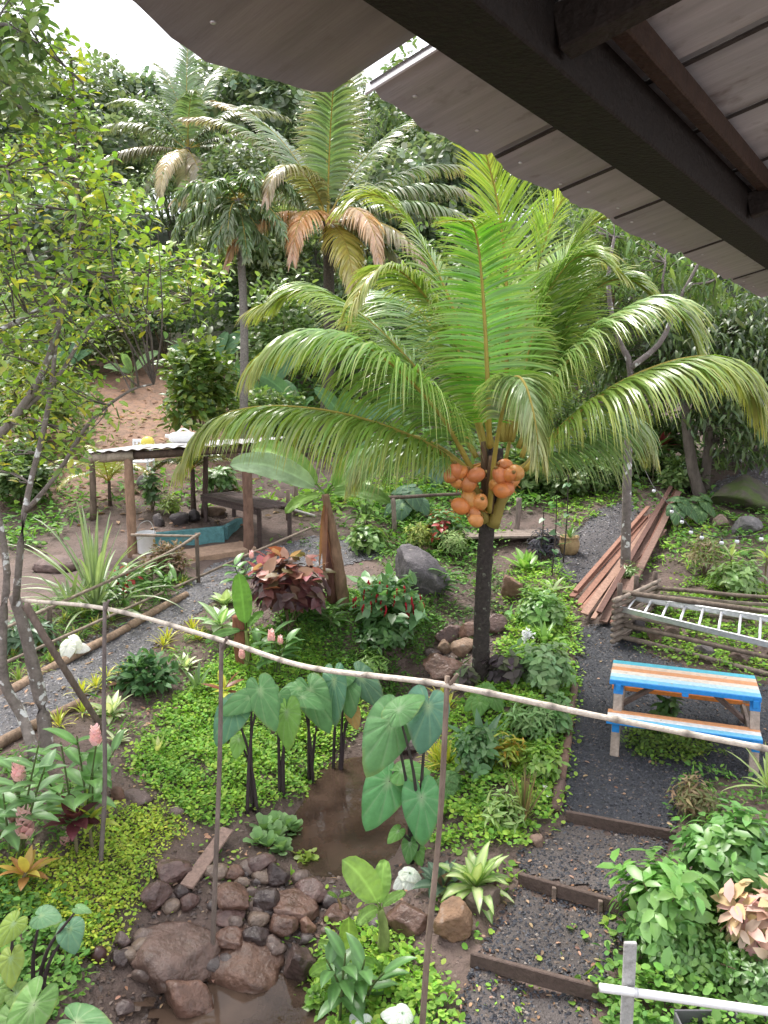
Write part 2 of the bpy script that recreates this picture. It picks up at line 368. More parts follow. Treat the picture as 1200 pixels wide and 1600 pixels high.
pebbles('gravel', pathF, 260, .035, GL, 8, 'pale gravel on the far path', .012, 5000)
bed = poly([(120,1500),(330,1330),(700,1330),(760,1400),(640,1480),(500,1660),(140,1660)])
pebbles('pebbles', bed, 330, .026, [(.13, .085, .065), (.1, .075, .065), (.18, .13, .1), (.07, .055, .05)], 9, 'small brown pebbles on the muddy creek bank', .004, 8000)
bed2 = poly([(640,1090),(660,990),(780,950),(800,1000),(760,1060),(700,1110)])
pebbles('pebbles', bed2, 300, .03, [(.13, .1, .085), (.17, .14, .12), (.08, .065, .06)], 10, 'small pebbles in the creek bed by the palm', .004, 3000)

# ------------------------------------------------------------------ creek water
def water_mat():
    m = bpy.data.materials.new('muddy_water'); m.use_nodes = True; t = m.node_tree; b = t.nodes['Principled BSDF']; out = t.nodes['Material Output']
    tc = N_(t, 'ShaderNodeTexCoord'); no = N_(t, 'ShaderNodeTexNoise'); no.inputs['Scale'].default_value = 3; no.inputs['Detail'].default_value = 6
    t.links.new(tc.outputs['Object'], no.inputs[0])
    cr = N_(t, 'ShaderNodeValToRGB'); cr.color_ramp.elements[0].color = (.045, .03, .022, 1); cr.color_ramp.elements[1].color = (.1, .066, .048, 1)
    cr.color_ramp.elements[0].position = .35; cr.color_ramp.elements[1].position = .7
    t.links.new(no.outputs[0], cr.inputs[0]); t.links.new(cr.outputs[0], b.inputs['Base Color']); b.inputs['Roughness'].default_value = .02; b.inputs['IOR'].default_value = 1.33
    nb = N_(t, 'ShaderNodeTexNoise'); nb.inputs['Scale'].default_value = 16; bp = N_(t, 'ShaderNodeBump'); bp.inputs['Strength'].default_value = .05; bp.inputs['Distance'].default_value = .02
    t.links.new(tc.outputs['Object'], nb.inputs[0]); t.links.new(nb.outputs[0], bp.inputs['Height']); t.links.new(bp.outputs[0], b.inputs['Normal'])
    tr = N_(t, 'ShaderNodeBsdfTransparent'); tr.inputs[0].default_value = (.75, .6, .5, 1); ms = N_(t, 'ShaderNodeMixShader'); ms.inputs[0].default_value = .15
    t.links.new(b.outputs[0], ms.inputs[1]); t.links.new(tr.outputs[0], ms.inputs[2]); t.links.new(ms.outputs[0], out.inputs[0])
    M['water'] = m
water_mat()
sheet('creek_water', poly([(400,1225),(500,1160),(555,1100),(630,1100),(680,1180),(700,1280),(670,1370),(600,1385),(500,1380),(420,1350),(390,1280)]), 0, (.1, .07, .05), M['water'], .08, flat=0.0)
sheet('creek_water', poly([(250,1520),(420,1490),(560,1500),(560,1600),(560,1700),(240,1700),(230,1600)]), 0, (.1, .07, .05), M['water'], .08, flat=-.13)
sheet('creek_water', poly([(150,1555),(245,1555),(260,1580),(200,1600),(140,1585)]), 0, (.1, .07, .05), M['water'], .04, flat=float(at(205,1575)[2] + .012))

# ================================================================== the house's eave over the camera
E = np.array([math.sin(R(36)), math.cos(R(36)), 0]); NO = np.array([-math.cos(R(36)), math.sin(R(36)), 0])
D0, ED, SL = 1.3, .585 * 1.3, math.tan(R(14))
def roofp(s, d, dz=0): return CAM + E * s + NO * d + np.array([0, 0, ED + (D0 - d) * SL + dz])
house = thing('house_eave', 'dark timber eave with pale ribbed sheets overhanging the top of the view', 'roof', roofp(3, .9))
def roof_sheet(s0, s1, d0, d1, dz, c, sag=0, wav=0, seed=0, flange=False):
    """one metal sheet with a raised rib along each side and a small upstand"""
    rg = np.random.default_rng(seed); mb = MB(); ns_, nd = 15, 22
    v = []; 
    for k in range(nd):
        d = d0 + (d1 - d0) * k / (nd - 1); e_ = (k / (nd - 1)) ** 2
        for j in range(ns_):
            u = j / (ns_ - 1); s_ = s0 + (s1 - s0) * u
            z = dz - sag * e_ * math.sin(math.pi * u) ** .7 + .004 * math.sin(u * 12.56) 
            dd = d + (wav * math.sin(u * 7 + seed) * .5 + .35 * wav * rg.uniform(-1, 1)) * (k == nd - 1) + (sag * 1.2 * math.sin(math.pi * u)) * e_
            if j in (0, ns_ - 1): z += .03
            v.append(roofp(s_, dd, z))
    i_ = np.arange(nd - 1)[:, None] * ns_ + np.arange(ns_ - 1)[None]
    f = np.stack([i_, i_ + 1, i_ + ns_ + 1, i_ + ns_], -1).reshape(-1, 4)
    v = np.array(v); mb.add(v, f[:, ::-1], c); mb.add(v + [0, 0, .003], f, c)
    k0 = (nd - 1) * ns_; n_ = nd * ns_
    mb.f.append(np.array([[k0 + j, k0 + j + 1, n_ + k0 + j + 1, n_ + k0 + j] for j in range(ns_ - 1)]))
    return mb.build('roofing_sheet', M['roof'], house)
vmat('roof', .6, 5, .3, .15, 30, spec=.3, metal=.0, stretch=(1, 1, 1), spots=((.16, .13, .11), 9, .6, .8), rough_var=.1, detail=9)
_mp = [n for n in M['roof'].node_tree.nodes if n.type == 'MAPPING'][0]; _mp.vector_type = 'TEXTURE'; _mp.inputs['Rotation'].default_value = (0, 0, R(54)); _mp.inputs['Scale'].default_value = (.35, 5, 1)
vmat('dark_timber', .7, 18, .35, .5, 50, spec=.25)
RC = (.42, .42, .43)
edges = [-1.4, -.55, .25, .95]
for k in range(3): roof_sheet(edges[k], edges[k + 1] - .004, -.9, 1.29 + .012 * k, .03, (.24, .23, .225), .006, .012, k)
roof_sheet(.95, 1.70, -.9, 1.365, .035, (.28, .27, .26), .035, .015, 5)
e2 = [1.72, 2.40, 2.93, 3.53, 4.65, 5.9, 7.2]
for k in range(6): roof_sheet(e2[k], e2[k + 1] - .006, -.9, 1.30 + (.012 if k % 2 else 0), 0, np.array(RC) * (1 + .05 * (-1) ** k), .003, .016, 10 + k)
def roof_bar(name, s0, d0, s1, d1, wdt, hgt, drop, c):
    mb = MB(); bar(mb, roofp(s0, d0, -drop), roofp(s1, d1, -drop), wdt, hgt, c, bev=.005); return mb.build(name, M['dark_timber'], house)
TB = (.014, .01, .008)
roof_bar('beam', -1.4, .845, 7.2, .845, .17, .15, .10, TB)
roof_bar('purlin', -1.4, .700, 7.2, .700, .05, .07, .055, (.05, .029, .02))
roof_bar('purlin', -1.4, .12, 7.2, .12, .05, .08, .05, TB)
for s_ in e2[1:-1] + edges[1:-1]:
    mb = MB(); bar(mb, roofp(s_ - .003, -.9, -.002 + (.03 if s_ < 1 else 0)), roofp(s_ - .003, 1.285, -.002 + (.03 if s_ < 1 else 0)), .02, .008, (.05, .042, .038), bev=.002); mb.build('seam_shadow_strip', M['dark_timber'], house)  # added dark bars draw the shadow line along each sheet joint
mb = MB(); bar(mb, roofp(1.722, -.9, .02), roofp(1.722, 1.31, .02), .035, .006, (.8, .8, .85), up=E + np.array([0, 0, -.55])); mb.build('gap_skylight_strip', M['plastic'], house)  # added pale strip: its colour stands in for sky light at the stepped gap
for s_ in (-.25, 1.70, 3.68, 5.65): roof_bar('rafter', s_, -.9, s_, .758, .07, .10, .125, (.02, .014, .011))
for s_, d_ in [(1.05, 1.23), (1.17, 1.28), (.62, 1.22)] + [(a_ + o_, 1.2 + .03 * (j_ % 2)) for j_, a_ in enumerate(e2[:-1]) for o_ in (.07, .4)]:
    mb = MB(); v, f = ico(2); mb.add(v * [.007, .007, .004] + roofp(s_, d_, -.026), f, (.7, .7, .72)); mb.build('roofing_screw', M['metal'], house)
# ================================================================== plant library
Z3 = np.array([0, 0, 1.0])
def jit(c, n, rg, a=.18, hue=.08):
    c = np.asarray(c, float); c = np.tile(c, (n, 1)) if c.ndim == 1 else c[rg.integers(0, len(c), n)]
    return np.clip(c * rg.uniform(1 - a, 1 + a, (n, 1)) * rg.uniform(1 - hue, 1 + hue, (n, 3)), 0, 1)
# leaf templates: x along the leaf (0..1), y across, z up; a folded, slightly drooping blade
def tmpl(kind):
    if kind == 'dia': v = [[0,0,0],[.45,.28,.05],[.45,-.28,.05],[1,0,-.08]]; f = [[0,2,3],[0,3,1]]
    elif kind == 'oval': v = [[0,0,0],[.3,.22,.05],[.32,0,0],[.3,-.22,.05],[.7,.2,.0],[.72,0,-.05],[.7,-.2,0],[1,0,-.16]]; f = [[0,2,1],[0,3,2],[1,2,5,4],[2,3,6,5],[4,5,7],[5,6,7]]
    elif kind == 'lance': v = [[0,0,0],[.35,.11,.04],[.37,0,0],[.35,-.11,.04],[.7,.085,-.04],[.72,0,-.07],[.7,-.085,-.04],[1,0,-.2]]; f = [[0,2,1],[0,3,2],[1,2,5,4],[2,3,6,5],[4,5,7],[5,6,7]]
    elif kind == 'droop': v = [[0,0,0],[.3,.1,.06],[.3,0,.03],[.3,-.1,.06],[.65,.1,-.12],[.66,0,-.14],[.65,-.1,-.12],[.9,0,-.45]]; f = [[0,2,1],[0,3,2],[1,2,5,4],[2,3,6,5],[4,5,7],[5,6,7]]
    elif kind == 'round': v = [[0,0,0],[.12,.24,.05],[.45,.40,.05],[.82,.27,.01],[1,0,-.06],[.82,-.27,.01],[.45,-.40,.05],[.12,-.24,.05]]; f = [[0,4,3,2,1],[0,7,6,5,4]]
    elif kind == 'heart': v = [[0,0,0],[-.12,.25,.03],[.2,.4,.05],[.6,.28,.02],[1,0,-.12],[.6,-.28,.02],[.2,-.4,.05],[-.12,-.25,.03],[.5,0,-.02]]; f = [[0,8,2,1],[8,4,3,2],[0,7,6,8],[8,6,5,4]]
    else: v = [[0,.04,0],[0,-.04,0],[.5,.035,.03],[.5,-.035,.03],[1,0,-.08]]; f = [[0,1,3,2],[2,3,4]]
    v = np.array(v, float); return v, f
TM = {k: tmpl(k) for k in ('dia', 'oval', 'lance', 'droop', 'round', 'heart', 'grass')}
def leaves(mb, kind, p, d, up, size, c, wid=1.0, rg=rng):
    """many leaves at once: base p, direction d, upper side up, length size, colour c"""
    v, f = TM[kind]; n = len(p)
    d = nrm(d); S = nrm(np.cross(up, d)); U = np.cross(d, S)
    size = np.broadcast_to(np.asarray(size, float), (n,)); wv = np.broadcast_to(np.asarray(wid, float), (n,))
    V = p[:, None] + (v[None, :, :1] * d[:, None] + v[None, :, 1:2] * S[:, None] * wv[:, None, None] + v[None, :, 2:] * U[:, None]) * size[:, None, None]
    k = len(v); cc = np.repeat(np.broadcast_to(c, (n, 3)), k, 0)
    mb.add(V.reshape(-1, 3), np.zeros((0, 3)), cc); b = mb.n - n * k
    by = {}
    for q in f: by.setdefault(len(q), []).append(q)
    for kk, fl in by.items(): mb.f.append((np.array(fl)[None] + (np.arange(n) * k)[:, None, None]).reshape(-1, kk) + b)
    mb.f = [a for a in mb.f if len(a)]
def rdir(n, rg, zlo=-.3, zhi=1.0):
    a = rg.uniform(0, 2 * np.pi, n); z = rg.uniform(zlo, zhi, n); r = np.sqrt(np.clip(1 - z * z, 0, 1)); return np.stack([r * np.cos(a), r * np.sin(a), z], -1)

def blade(mb, p0, d, L, W, c, up=Z3, n=7, droop=.6, fold=.25, prof=None, cmid=None, cedge=None, rg=rng, wave=0, cols=2, tip=None):
    """one long leaf with a midrib: grows along d, bends down by droop, folded along its middle"""
    d = nrm(np.asarray(d, float)); p = np.array(p0, float); pts = [p.copy()]; dirs = [d]
    for k in range(n):
        d = nrm(d + np.array([0, 0, -1.0]) * droop / n * (.4 + 1.2 * k / n)); p = p + d * L / n; pts.append(p.copy()); dirs.append(d)
    pts = np.array(pts); T = np.array(dirs); S, N = frame_along(T, up) if abs(T[0] @ np.asarray(up)) < .97 else frame_along(T, (0.2, -1, .1))
    t = np.linspace(0, 1, n + 1)
    pr = (prof or (lambda t: np.sin(np.pi * np.clip(t, 0, 1) ** .75) ** .8))(t) * W / 2
    u = np.linspace(-1, 1, 2 * cols + 1)
    wv = wave * rg.uniform(-1, 1, (n + 1, len(u)))
    V = pts[:, None] + S[:, None] * (u[None] * pr[:, None])[..., None] + N[:, None] * (np.abs(u)[None] * pr[:, None] * fold + wv * np.abs(u)[None])[..., None]
    c = np.asarray(c, float); cc = np.tile(c, (n + 1, len(u), 1)) * rg.uniform(.9, 1.1) * rg.uniform(.9, 1.1, (n + 1, 1, 1))
    if cmid is not None: cc[:, cols] = cmid
    if cedge is not None: cc[:, 0] = cedge; cc[:, -1] = cedge
    if tip is not None: cc[-2:] = tip
    k = len(u); i = np.arange(n)[:, None] * k; j = np.arange(k - 1)[None]
    mb.add(V.reshape(-1, 3), np.stack([i + j, i + j + 1, i + k + j + 1, i + k + j], -1).reshape(-1, 4), cc.reshape(-1, 3))
LANCE = lambda t: np.sin(np.pi * np.clip(t, 0, 1) ** .8) ** .9
STRAP = lambda t: np.clip(np.minimum(1, .5 + t * 4) * np.clip((1 - t) * 2.2, 0, 1) ** .7, 0, 1)
PADDLE = lambda t: np.clip(np.sin(np.pi * np.clip(t * .97 + .03, 0, 1)) ** .45, 0, 1)

def frond(parent, pts, seed=0, L=.75, n=95, droop=1.0, wid=.035, c=(.13, .2, .035), crib=(.42, .33, .08), tipc=(.4, .33, .1), tipa=.35, r0=.022, vee=.15, start=.12, mat='frond', clump=0, name='frond', aim=1.15):
    """a palm frond along the points pts: leaflets as folded strips in one mesh, the midrib as its sub-part"""
    rg = np.random.default_rng(seed); path = smooth_path(pts, 60); seg = np.r_[0, np.cumsum(np.linalg.norm(np.diff(path, axis=0), axis=1))]; tt = seg / seg[-1]
    T = nrm(np.gradient(path, axis=0)); S, N = frame_along(T)
    t = np.repeat(np.linspace(start, .995, n), 2); side = np.tile([1.0, -1.0], n); t = np.clip(t + rg.uniform(-.004, .004, len(t)), 0, 1)
    ip = lambda A: np.stack([np.interp(t, tt, A[:, k]) for k in range(3)], -1)
    p, T_, S_, N_2 = ip(path), nrm(ip(T)), nrm(ip(S)), nrm(ip(N))
    ang = aim - .75 * t ** 1.3 + rg.normal(0, .04, len(t))
    if clump: ang = ang + rg.normal(0, clump, len(t))
    d = S_ * (side * np.sin(ang))[:, None] + T_ * np.cos(ang)[:, None] + N_2 * (vee + rg.normal(0, .04 + clump, len(t)))[:, None]; d = nrm(d)
    ln = L * np.clip(np.minimum(.35 + (t - start) * 3.2, 1) * np.clip(1.35 - t * .95, .3, 1), .2, 1) * rg.uniform(.85, 1.08, len(t))
    g = droop * rg.uniform(.85, 1.15, len(t)); ns = 5; cen = [p]; dd = d; dl = [d]
    for k in range(ns):
        dd = nrm(dd + np.array([0, 0, -1.0]) * (g * (.25 + .5 * k / ns))[:, None]); cen.append(cen[-1] + dd * (ln / ns)[:, None]); dl.append(dd)
    cen = np.stack(cen, 1); dl = np.stack(dl, 1)
    wv = T_[:, None] + rg.normal(0, .16, (len(t), 1, 3)); wv = nrm(wv - (wv * dl).sum(-1, keepdims=True) * dl)
    pw = np.array([.55, 1, .95, .75, .45, .05]) * wid / 2
    A = cen + wv * pw[None, :, None]; B = cen - wv * pw[None, :, None]
    V = np.stack([A, B], 2).reshape(-1, 3); q = len(t); kk = (ns + 1) * 2
    i_ = (np.arange(q) * kk)[:, None] + (np.arange(ns) * 2)[None]
    F = np.stack([i_, i_ + 1, i_ + 3, i_ + 2], -1).reshape(-1, 4)
    c = np.asarray(c, float); cl = jit(c, q, rg, .2, .07); tw = np.clip((t - 1 + tipa) / tipa, 0, 1)[:, None] * rg.uniform(.2, 1, (q, 1)); cl = cl * (1 - tw) + np.array(tipc) * tw
    s_ = (np.linspace(0, 1, ns + 1) ** 3)[None, :, None] * rg.uniform(0, .8, (q, 1, 1)); cv = cl[:, None] * (1 - s_) + np.array(tipc) * s_
    mb = MB(); mb.add(V, F, np.repeat(cv, 2, 1).reshape(-1, 3)); ob = mb.build(name, M[mat], parent)
    m2 = MB(); tube(m2, path, r0 * (1 - .85 * tt) + .002, 6, crib); m2.build('midrib', M['leaf_matte'], ob)
    return ob
def auto_frond(parent, base, az, elev, length, bend, seed, **kw):
    """a frond leaving base at azimuth az and elevation elev, arching down by bend"""
    d = np.array([math.cos(az) * math.cos(elev), math.sin(az) * math.cos(elev), math.sin(elev)]); p = np.array(base, float); pts = [p.copy()]; n = 6
    hz = np.array([math.cos(az), math.sin(az), 0])
    for k in range(n):
        e = elev - bend * ((k + .6) / n) ** 1.4; dd = hz * math.cos(e) + Z3 * math.sin(e); p = p + dd * length / n; pts.append(p.copy())
    return frond(parent, pts, seed, **kw)

def limb(mb, pts, r0, r1, k=7, c=(.2, .17, .14), n=12, rough=.06, rg=rng):
    q = smooth_path(pts, n); tube(mb, q, np.linspace(r0, r1, n), k, c, True, rough, rg); return q
def grow(mb, tips, p, d, L, r, lvl, rg, spread=.7, c=(.2, .17, .14), up=.12, kids=3):
    """recursive branching; twig ends are collected in tips"""
    n = 5; pts = [np.array(p, float)]; d = nrm(d)
    for k in range(n): d = nrm(d + rg.normal(0, .13, 3) + Z3 * up * .5); pts.append(pts[-1] + d * L / n)
    tube(mb, pts, np.linspace(r, r * .6, n + 1), 6 if lvl > 1 else 4, c, False, .05, rg)
    if lvl == 0: tips.append((pts[-1], d)); tips.append((pts[3], d)); return
    for q in range(kids):
        a = rg.uniform(.35, 1); nd = nrm(d + rdir(1, rg, -.3, .8)[0] * spread); o = pts[min(n, int(a * n) + 1)]
        grow(mb, tips, o, nd, L * rg.uniform(.6, .8), r * .55, lvl - 1, rg, spread, c, up, kids)
    grow(mb, tips, pts[-1], d, L * .75, r * .6, lvl - 1, rg, spread, c, up, kids)
def tip_leaves(mb, tips, per, reach, size, kind, cols, rg, wid=1.0, droop=.0):
    o = np.array([t[0] for t in tips]); d = np.array([t[1] for t in tips]); n = len(o) * per
    o = np.repeat(o, per, 0); d = np.repeat(d, per, 0)
    p = o + rg.normal(0, reach, (n, 3)) * .55 - d * rg.uniform(0, reach, (n, 1))
    dr = nrm(d * .6 + rdir(n, rg, -.6, .8) - Z3 * droop); leaves(mb, kind, p, dr, nrm(Z3 + rg.normal(0, .35, (n, 3))), size * rg.uniform(.65, 1.25, n), jit(cols, n, rg, .25, .1), wid, rg)
def crown_cloud(mb, centres, radii, per_m2, size, kind, cols, rg, wid=1., squash=.8, droop=.2):
    """leaf clumps: leaves lie in the outer shell of many lumpy balls"""
    for c0, r0 in zip(centres, radii):
        n = int(per_m2 * 12.6 * r0 * r0 * .8); dd = rdir(n, rg, -.75, 1); lump = 1 + .28 * np.sin(dd[:, 0] * 5 + c0[0]) * np.sin(dd[:, 1] * 6 + c0[1]) + .16 * np.sin(dd[:, 2] * 9 + c0[2])
        p = c0 + dd * (r0 * lump * rg.uniform(.62, 1.05, n) ** .6)[:, None] * [1, 1, squash]
        lc = np.asarray(cols, float); lc = lc[rg.integers(0, len(lc))] if lc.ndim == 2 else lc
        leaves(mb, kind, p, nrm(dd * .7 + rdir(n, rg, -.7, .7) - Z3 * droop), nrm(Z3 * .8 + dd * .7 + rg.normal(0, .3, (n, 3))), size * rg.uniform(.6, 1.3, n), jit(lc, n, rg, .25, .1), wid, rg)

def bush(name, label, cat, base, rx, rz, nleaf, size, kind, cols, seed, group=None, mat='leaf', stemc=(.15, .11, .07), nst=7, wid=1., ry=None, whorl=0, lift=0, stemr=.008, hollow=.55, droop=.15):
    """a shrub: stems from the foot, leaves through the outer shell of a dome, in whorls if asked"""
    rg = np.random.default_rng(seed); base = np.asarray(base, float); t = thing(name, label, cat, base, group); ry = ry or rx
    st = MB(); lf = MB(); c0 = base + [0, 0, lift + rz * .5]
    nn = nleaf // whorl if whorl else nleaf
    dd = rdir(nn, rg, -.55, 1); lump = 1 + .22 * np.sin(dd[:, 0] * 6 + seed) * np.sin(dd[:, 1] * 5 + 2 * seed) + .15 * np.sin(dd[:, 2] * 8 + seed)
    p = c0 + dd * (lump * rg.uniform(hollow, 1.02, nn))[:, None] * [rx, ry, rz * .55]
    p[:, 2] = np.maximum(p[:, 2], H(p[:, 0], p[:, 1]) + .02)
    if whorl:
        ax = nrm(dd + Z3 * .8); o = np.repeat(p, whorl, 0); ax = np.repeat(ax, whorl, 0); n = len(o)
        u, v_ = frame_along(ax); a = np.tile(np.arange(whorl) * 2.4, nn) + np.repeat(rg.uniform(0, 6, nn), whorl); o = o - ax * (np.tile(np.arange(whorl), nn) * size * .16)[:, None]
        d = nrm(u * np.cos(a)[:, None] + v_ * np.sin(a)[:, None] + ax * rg.uniform(.1, .6, (n, 1)) - Z3 * droop)
        leaves(lf, kind, o, d, ax, size * rg.uniform(.6, 1.2, n), np.repeat(jit(cols, nn, rg, .2, .08), whorl, 0) * rg.uniform(.85, 1.15, (n, 1)), wid, rg)
    else:
        d = nrm(dd * .8 + rdir(nn, rg, -.6, .8) - Z3 * droop); leaves(lf, kind, p, d, nrm(Z3 + dd * .5 + rg.normal(0, .3, (nn, 3))), size * rg.uniform(.6, 1.3, nn), jit(cols, nn, rg, .22, .09), wid, rg)
    for k in range(nst):
        e = p[rg.integers(0, nn)]; mid = base * .5 + e * .5 + [0, 0, rz * .1]
        tube(st, smooth_path([base + [rg.uniform(-.1, .1) * rx, rg.uniform(-.1, .1) * rx, -.03], mid, e], 7), np.linspace(stemr, stemr * .4, 7), 5, stemc, False)
    st.build('stem', M['bark'], t); lf.build('foliage', M[mat], t); return t

def rosette(name, label, cat, base, nl, L, W, c, seed, group=None, mat='leaf', elev=(.35, 1.2), droop=.7, prof=LANCE, cmid=None, cedge=None, stem=0, stemr=.012, stemc=(.2, .17, .1), fold=.25, parts=True, cols=2, seg=6, az=None, tipc=None, wave=0):
    """a plant of long leaves from one point; each leaf a part of its own, or all in one mesh when they are small"""
    rg = np.random.default_rng(seed); base = np.asarray(base, float); t = thing(name, label, cat, base, group); o = base + [0, 0, stem]
    cl = np.asarray(c, float); allm = MB()
    if stem:
        m_ = MB(); q = [base - [0, 0, .03], base + [rg.uniform(-.03, .03), 0, stem * .5], o + [0, 0, .01]]; tube(m_, smooth_path(q, 8), np.linspace(stemr * 1.3, stemr, 8), 6, stemc); m_.build('stem', M['bark'], t)
    for k in range(nl):
        a = (k * 2.4 + rg.uniform(-.3, .3)) if az is None else rg.uniform(*az); f_ = (k + .5) / nl; e = elev[0] + (elev[1] - elev[0]) * f_ + rg.normal(0, .1)
        d = np.array([math.cos(a) * math.cos(e), math.sin(a) * math.cos(e), math.sin(e)]); cc = cl if cl.ndim == 1 else cl[rg.integers(0, len(cl))]
        m_ = MB() if parts else allm
        blade(m_, o + d * .01 - [0, 0, rg.uniform(0, .05) * (1 - f_)], d, L * rg.uniform(.7, 1.1) * (.75 + .25 * math.sin(f_ * 3)), W * rg.uniform(.8, 1.15), cc * rg.uniform(.85, 1.15), n=seg, droop=droop * rg.uniform(.6, 1.3), fold=fold, prof=prof, cmid=cmid, cedge=cedge, rg=rg, cols=cols, tip=tipc, wave=wave)
        if parts: m_.build('leaf', M[mat], t)
    if not parts: allm.build('foliage', M[mat], t)
    return t

def heart_leaf(parent, p, n, tip, L, W, c, cv, mat='leaf_gloss', rg=rng, cup=.11, name='leaf'):
    """a broad heart-shaped leaf with raised veins: p is where the stalk meets it, n its upper side, tip its direction"""
    n = nrm(n); tip = nrm(np.asarray(tip) - n * (np.asarray(tip) @ n)); S = np.cross(n, tip)
    bw = rg.uniform(.01, .035); bp = rg.uniform(0, 6); K = 88; a = np.linspace(-np.pi, np.pi, K, endpoint=False)
    # outline in polar form about the stalk: long point in front, two lobes behind
    r = np.interp(np.abs(a), [0, .18, .45, .8, 1.2, 1.7, 2.2, 2.6, 2.9, np.pi], [.72, .66, .56, .49, .455, .44, .43, .40, .30, .06])
    xs_ = r * np.cos(a); ys_ = r * np.sin(a) * (W / L) * 1.12
    rings = [.3, .62, .88, 1.0]; V = [[0, 0, 0]]; C = [np.array(cv)]
    for ri, q in enumerate(rings):
        for k in range(K):
            vein = (k % 8 == 0); z = -cup * (q * r[k] / .5) ** 2 + (-.012 if vein else .012 * abs(math.sin(k * np.pi / 8))) * q + rg.normal(0, .004) - (.16 * max(0, xs_[k] * q - .25)) + bw * math.sin(3 * a[k] + bp) * q * q
            V.append([xs_[k] * q, ys_[k] * q, z]); C.append(np.array(c) * (1 + .06 * math.sin(k * .8)) * (1 if ri < 3 else .8) + (np.array([.06, .03, 0]) if ri == 3 and math.sin(2 * a[k] + bp) > .6 else 0) if not vein or ri > 2 else np.array(c) * .62 + np.array(cv) * .38)
    V = np.array(V) * L; C = np.array(C)
    F = [[0, 1 + k, 1 + (k + 1) % K] for k in range(K)]
    for q in range(len(rings) - 1):
        for k in range(K): a0 = 1 + q * K; F.append([a0 + k, a0 + K + k, a0 + K + (k + 1) % K, a0 + (k + 1) % K])
    Wd = np.asarray(p) + V[:, :1] * tip + V[:, 1:2] * S + V[:, 2:] * n
    mb = MB(); mb.add(Wd, F, C * rg.uniform(.92, 1.08)); return mb.build(name, M[mat], parent)
def img_dir(dx, dy, toward=0.0):
    """a direction that reads as (dx right, dy down) from where the camera looks, plus some towards it"""
    up = np.array([0, math.sin(TH), math.cos(TH)]); return np.array([1.0, 0, 0]) * dx - up * dy - np.array([0, math.cos(TH), -math.sin(TH)]) * toward
def taro(name, label, base, lv, seed, c=(.12, .24, .11), cv=(.28, .4, .2), stc=(.075, .055, .06), group=None, r=.013):
    """lv: (px, py, length px, width px, tip dx, tip dy, facing) for each leaf of the plant"""
    rg = np.random.default_rng(seed); base = np.asarray(base, float); t = thing(name, label, 'taro plant', base, group)
    for k, (px, py, lp, wp, dx, dy, fc) in enumerate(lv):
        q = above(px, py, base) + np.array([0, rg.uniform(-.12, .12), 0]); s_ = depth(q) / FPX; cc = c if np.ndim(c) == 1 else c[k % len(c)]
        n = nrm(np.array([rg.uniform(-.15, .15) + .25 * -dx, -fc, 1.0 - .35 * fc])); tip = img_dir(dx, dy, .25)
        heart_leaf(t, q, n, tip, lp * s_ * .9, wp * s_ * .84, cc, cv, rg=rg)
        m_ = MB(); b2 = base + [rg.uniform(-.05, .05), rg.uniform(-.05, .05), -.03]; mid = b2 * .45 + q * .55 + np.array([(b2[0] - q[0]) * .25, 0, .03])
        tube(m_, smooth_path([b2, mid, q - n * .004], 14), np.linspace(r * 1.5, r * .6, 14), 7, stc); m_.build('stalk', M['leaf_matte'], t)
    return t
def cover(pg, dens, size, kind, cols, hgt, seed, label, name='ground_cover', mat='leaf_matte', cap=40000, mound=1.0, keep=None, wid=1.):
    """low creeping foliage that nobody could count: one mass of small leaves over a patch of ground"""
    rg = np.random.default_rng(seed); p = scatter(pg, dens, rg, cap, .07 if size < .08 else .2)
    if keep is not None: p = p[keep(p, rg)]
    n = len(p); b = .55 + .45 * vnoise(p[:, 0], p[:, 1], 7, seed * .37) ; hh = hgt * np.clip(b * mound + 1 - mound, .1, 1.5) * rg.uniform(.35, 1, n); p = p + np.c_[np.zeros(n), np.zeros(n), hh]
    d = rdir(n, rg, -.25, .65); pat = (vnoise(p[:, 0], p[:, 1], 3.1, seed) * .5 + vnoise(p[:, 0], p[:, 1], 11, seed + 3) * .35)[:, None]; cl = jit(cols, n, rg, .25, .1) * (1 + .3 * pat) * (1 + np.array([.12, 0, -.1]) * pat)
    mb = MB(); leaves(mb, kind, p, d, nrm(Z3 + rg.normal(0, .4, (n, 3))), size * rg.uniform(.5, 1.5, n), cl, wid, rg)
    g_ = p[rg.permutation(n)[:n // 9]]; gn_ = len(g_); leaves(mb, 'lance', g_ - [0, 0, hgt * .3], rdir(gn_, rg, .3, .95), nrm(Z3 + rg.normal(0, .6, (gn_, 3))), size * rg.uniform(1.4, 3.2, gn_), jit(cols, gn_, rg, .3, .15) * [.9, .95, .9], .55, rg)
    o = mb.build(name, M[mat], origin=(0, 0, 0)); o['label'] = label; return struct(o, 'stuff')
# ================================================================== the orange coconut palm
pb = at(752, 1066); pz = pb[1]
def pc(px, py, dy=0.0):
    """a point of the palm seen at (px, py), dy metres behind (+) or before (-) its trunk"""
    r_ = ray(px, py); return CAM + r_ * (pz + dy) / r_[1]
palm = thing('coconut_palm', 'green coconut palm with orange coconuts standing in the garden bed', 'palm tree', pb)
m = MB(); tp = smooth_path([pb - [0, 0, .1], pc(752, 1000), pc(757, 880), pc(764, 790), pc(772, 700)], 60)
tr = np.interp(np.linspace(0, 1, 60), [0, .08, .3, .7, .8, 1], [.14, .105, .088, .085, .11, .10]) * (1 + .06 * (np.arange(60) % 3 == 0))
tube(m, tp, tr, 16, (.04, .032, .028), True, .06); m.build('trunk', M['palm_bark'], palm)
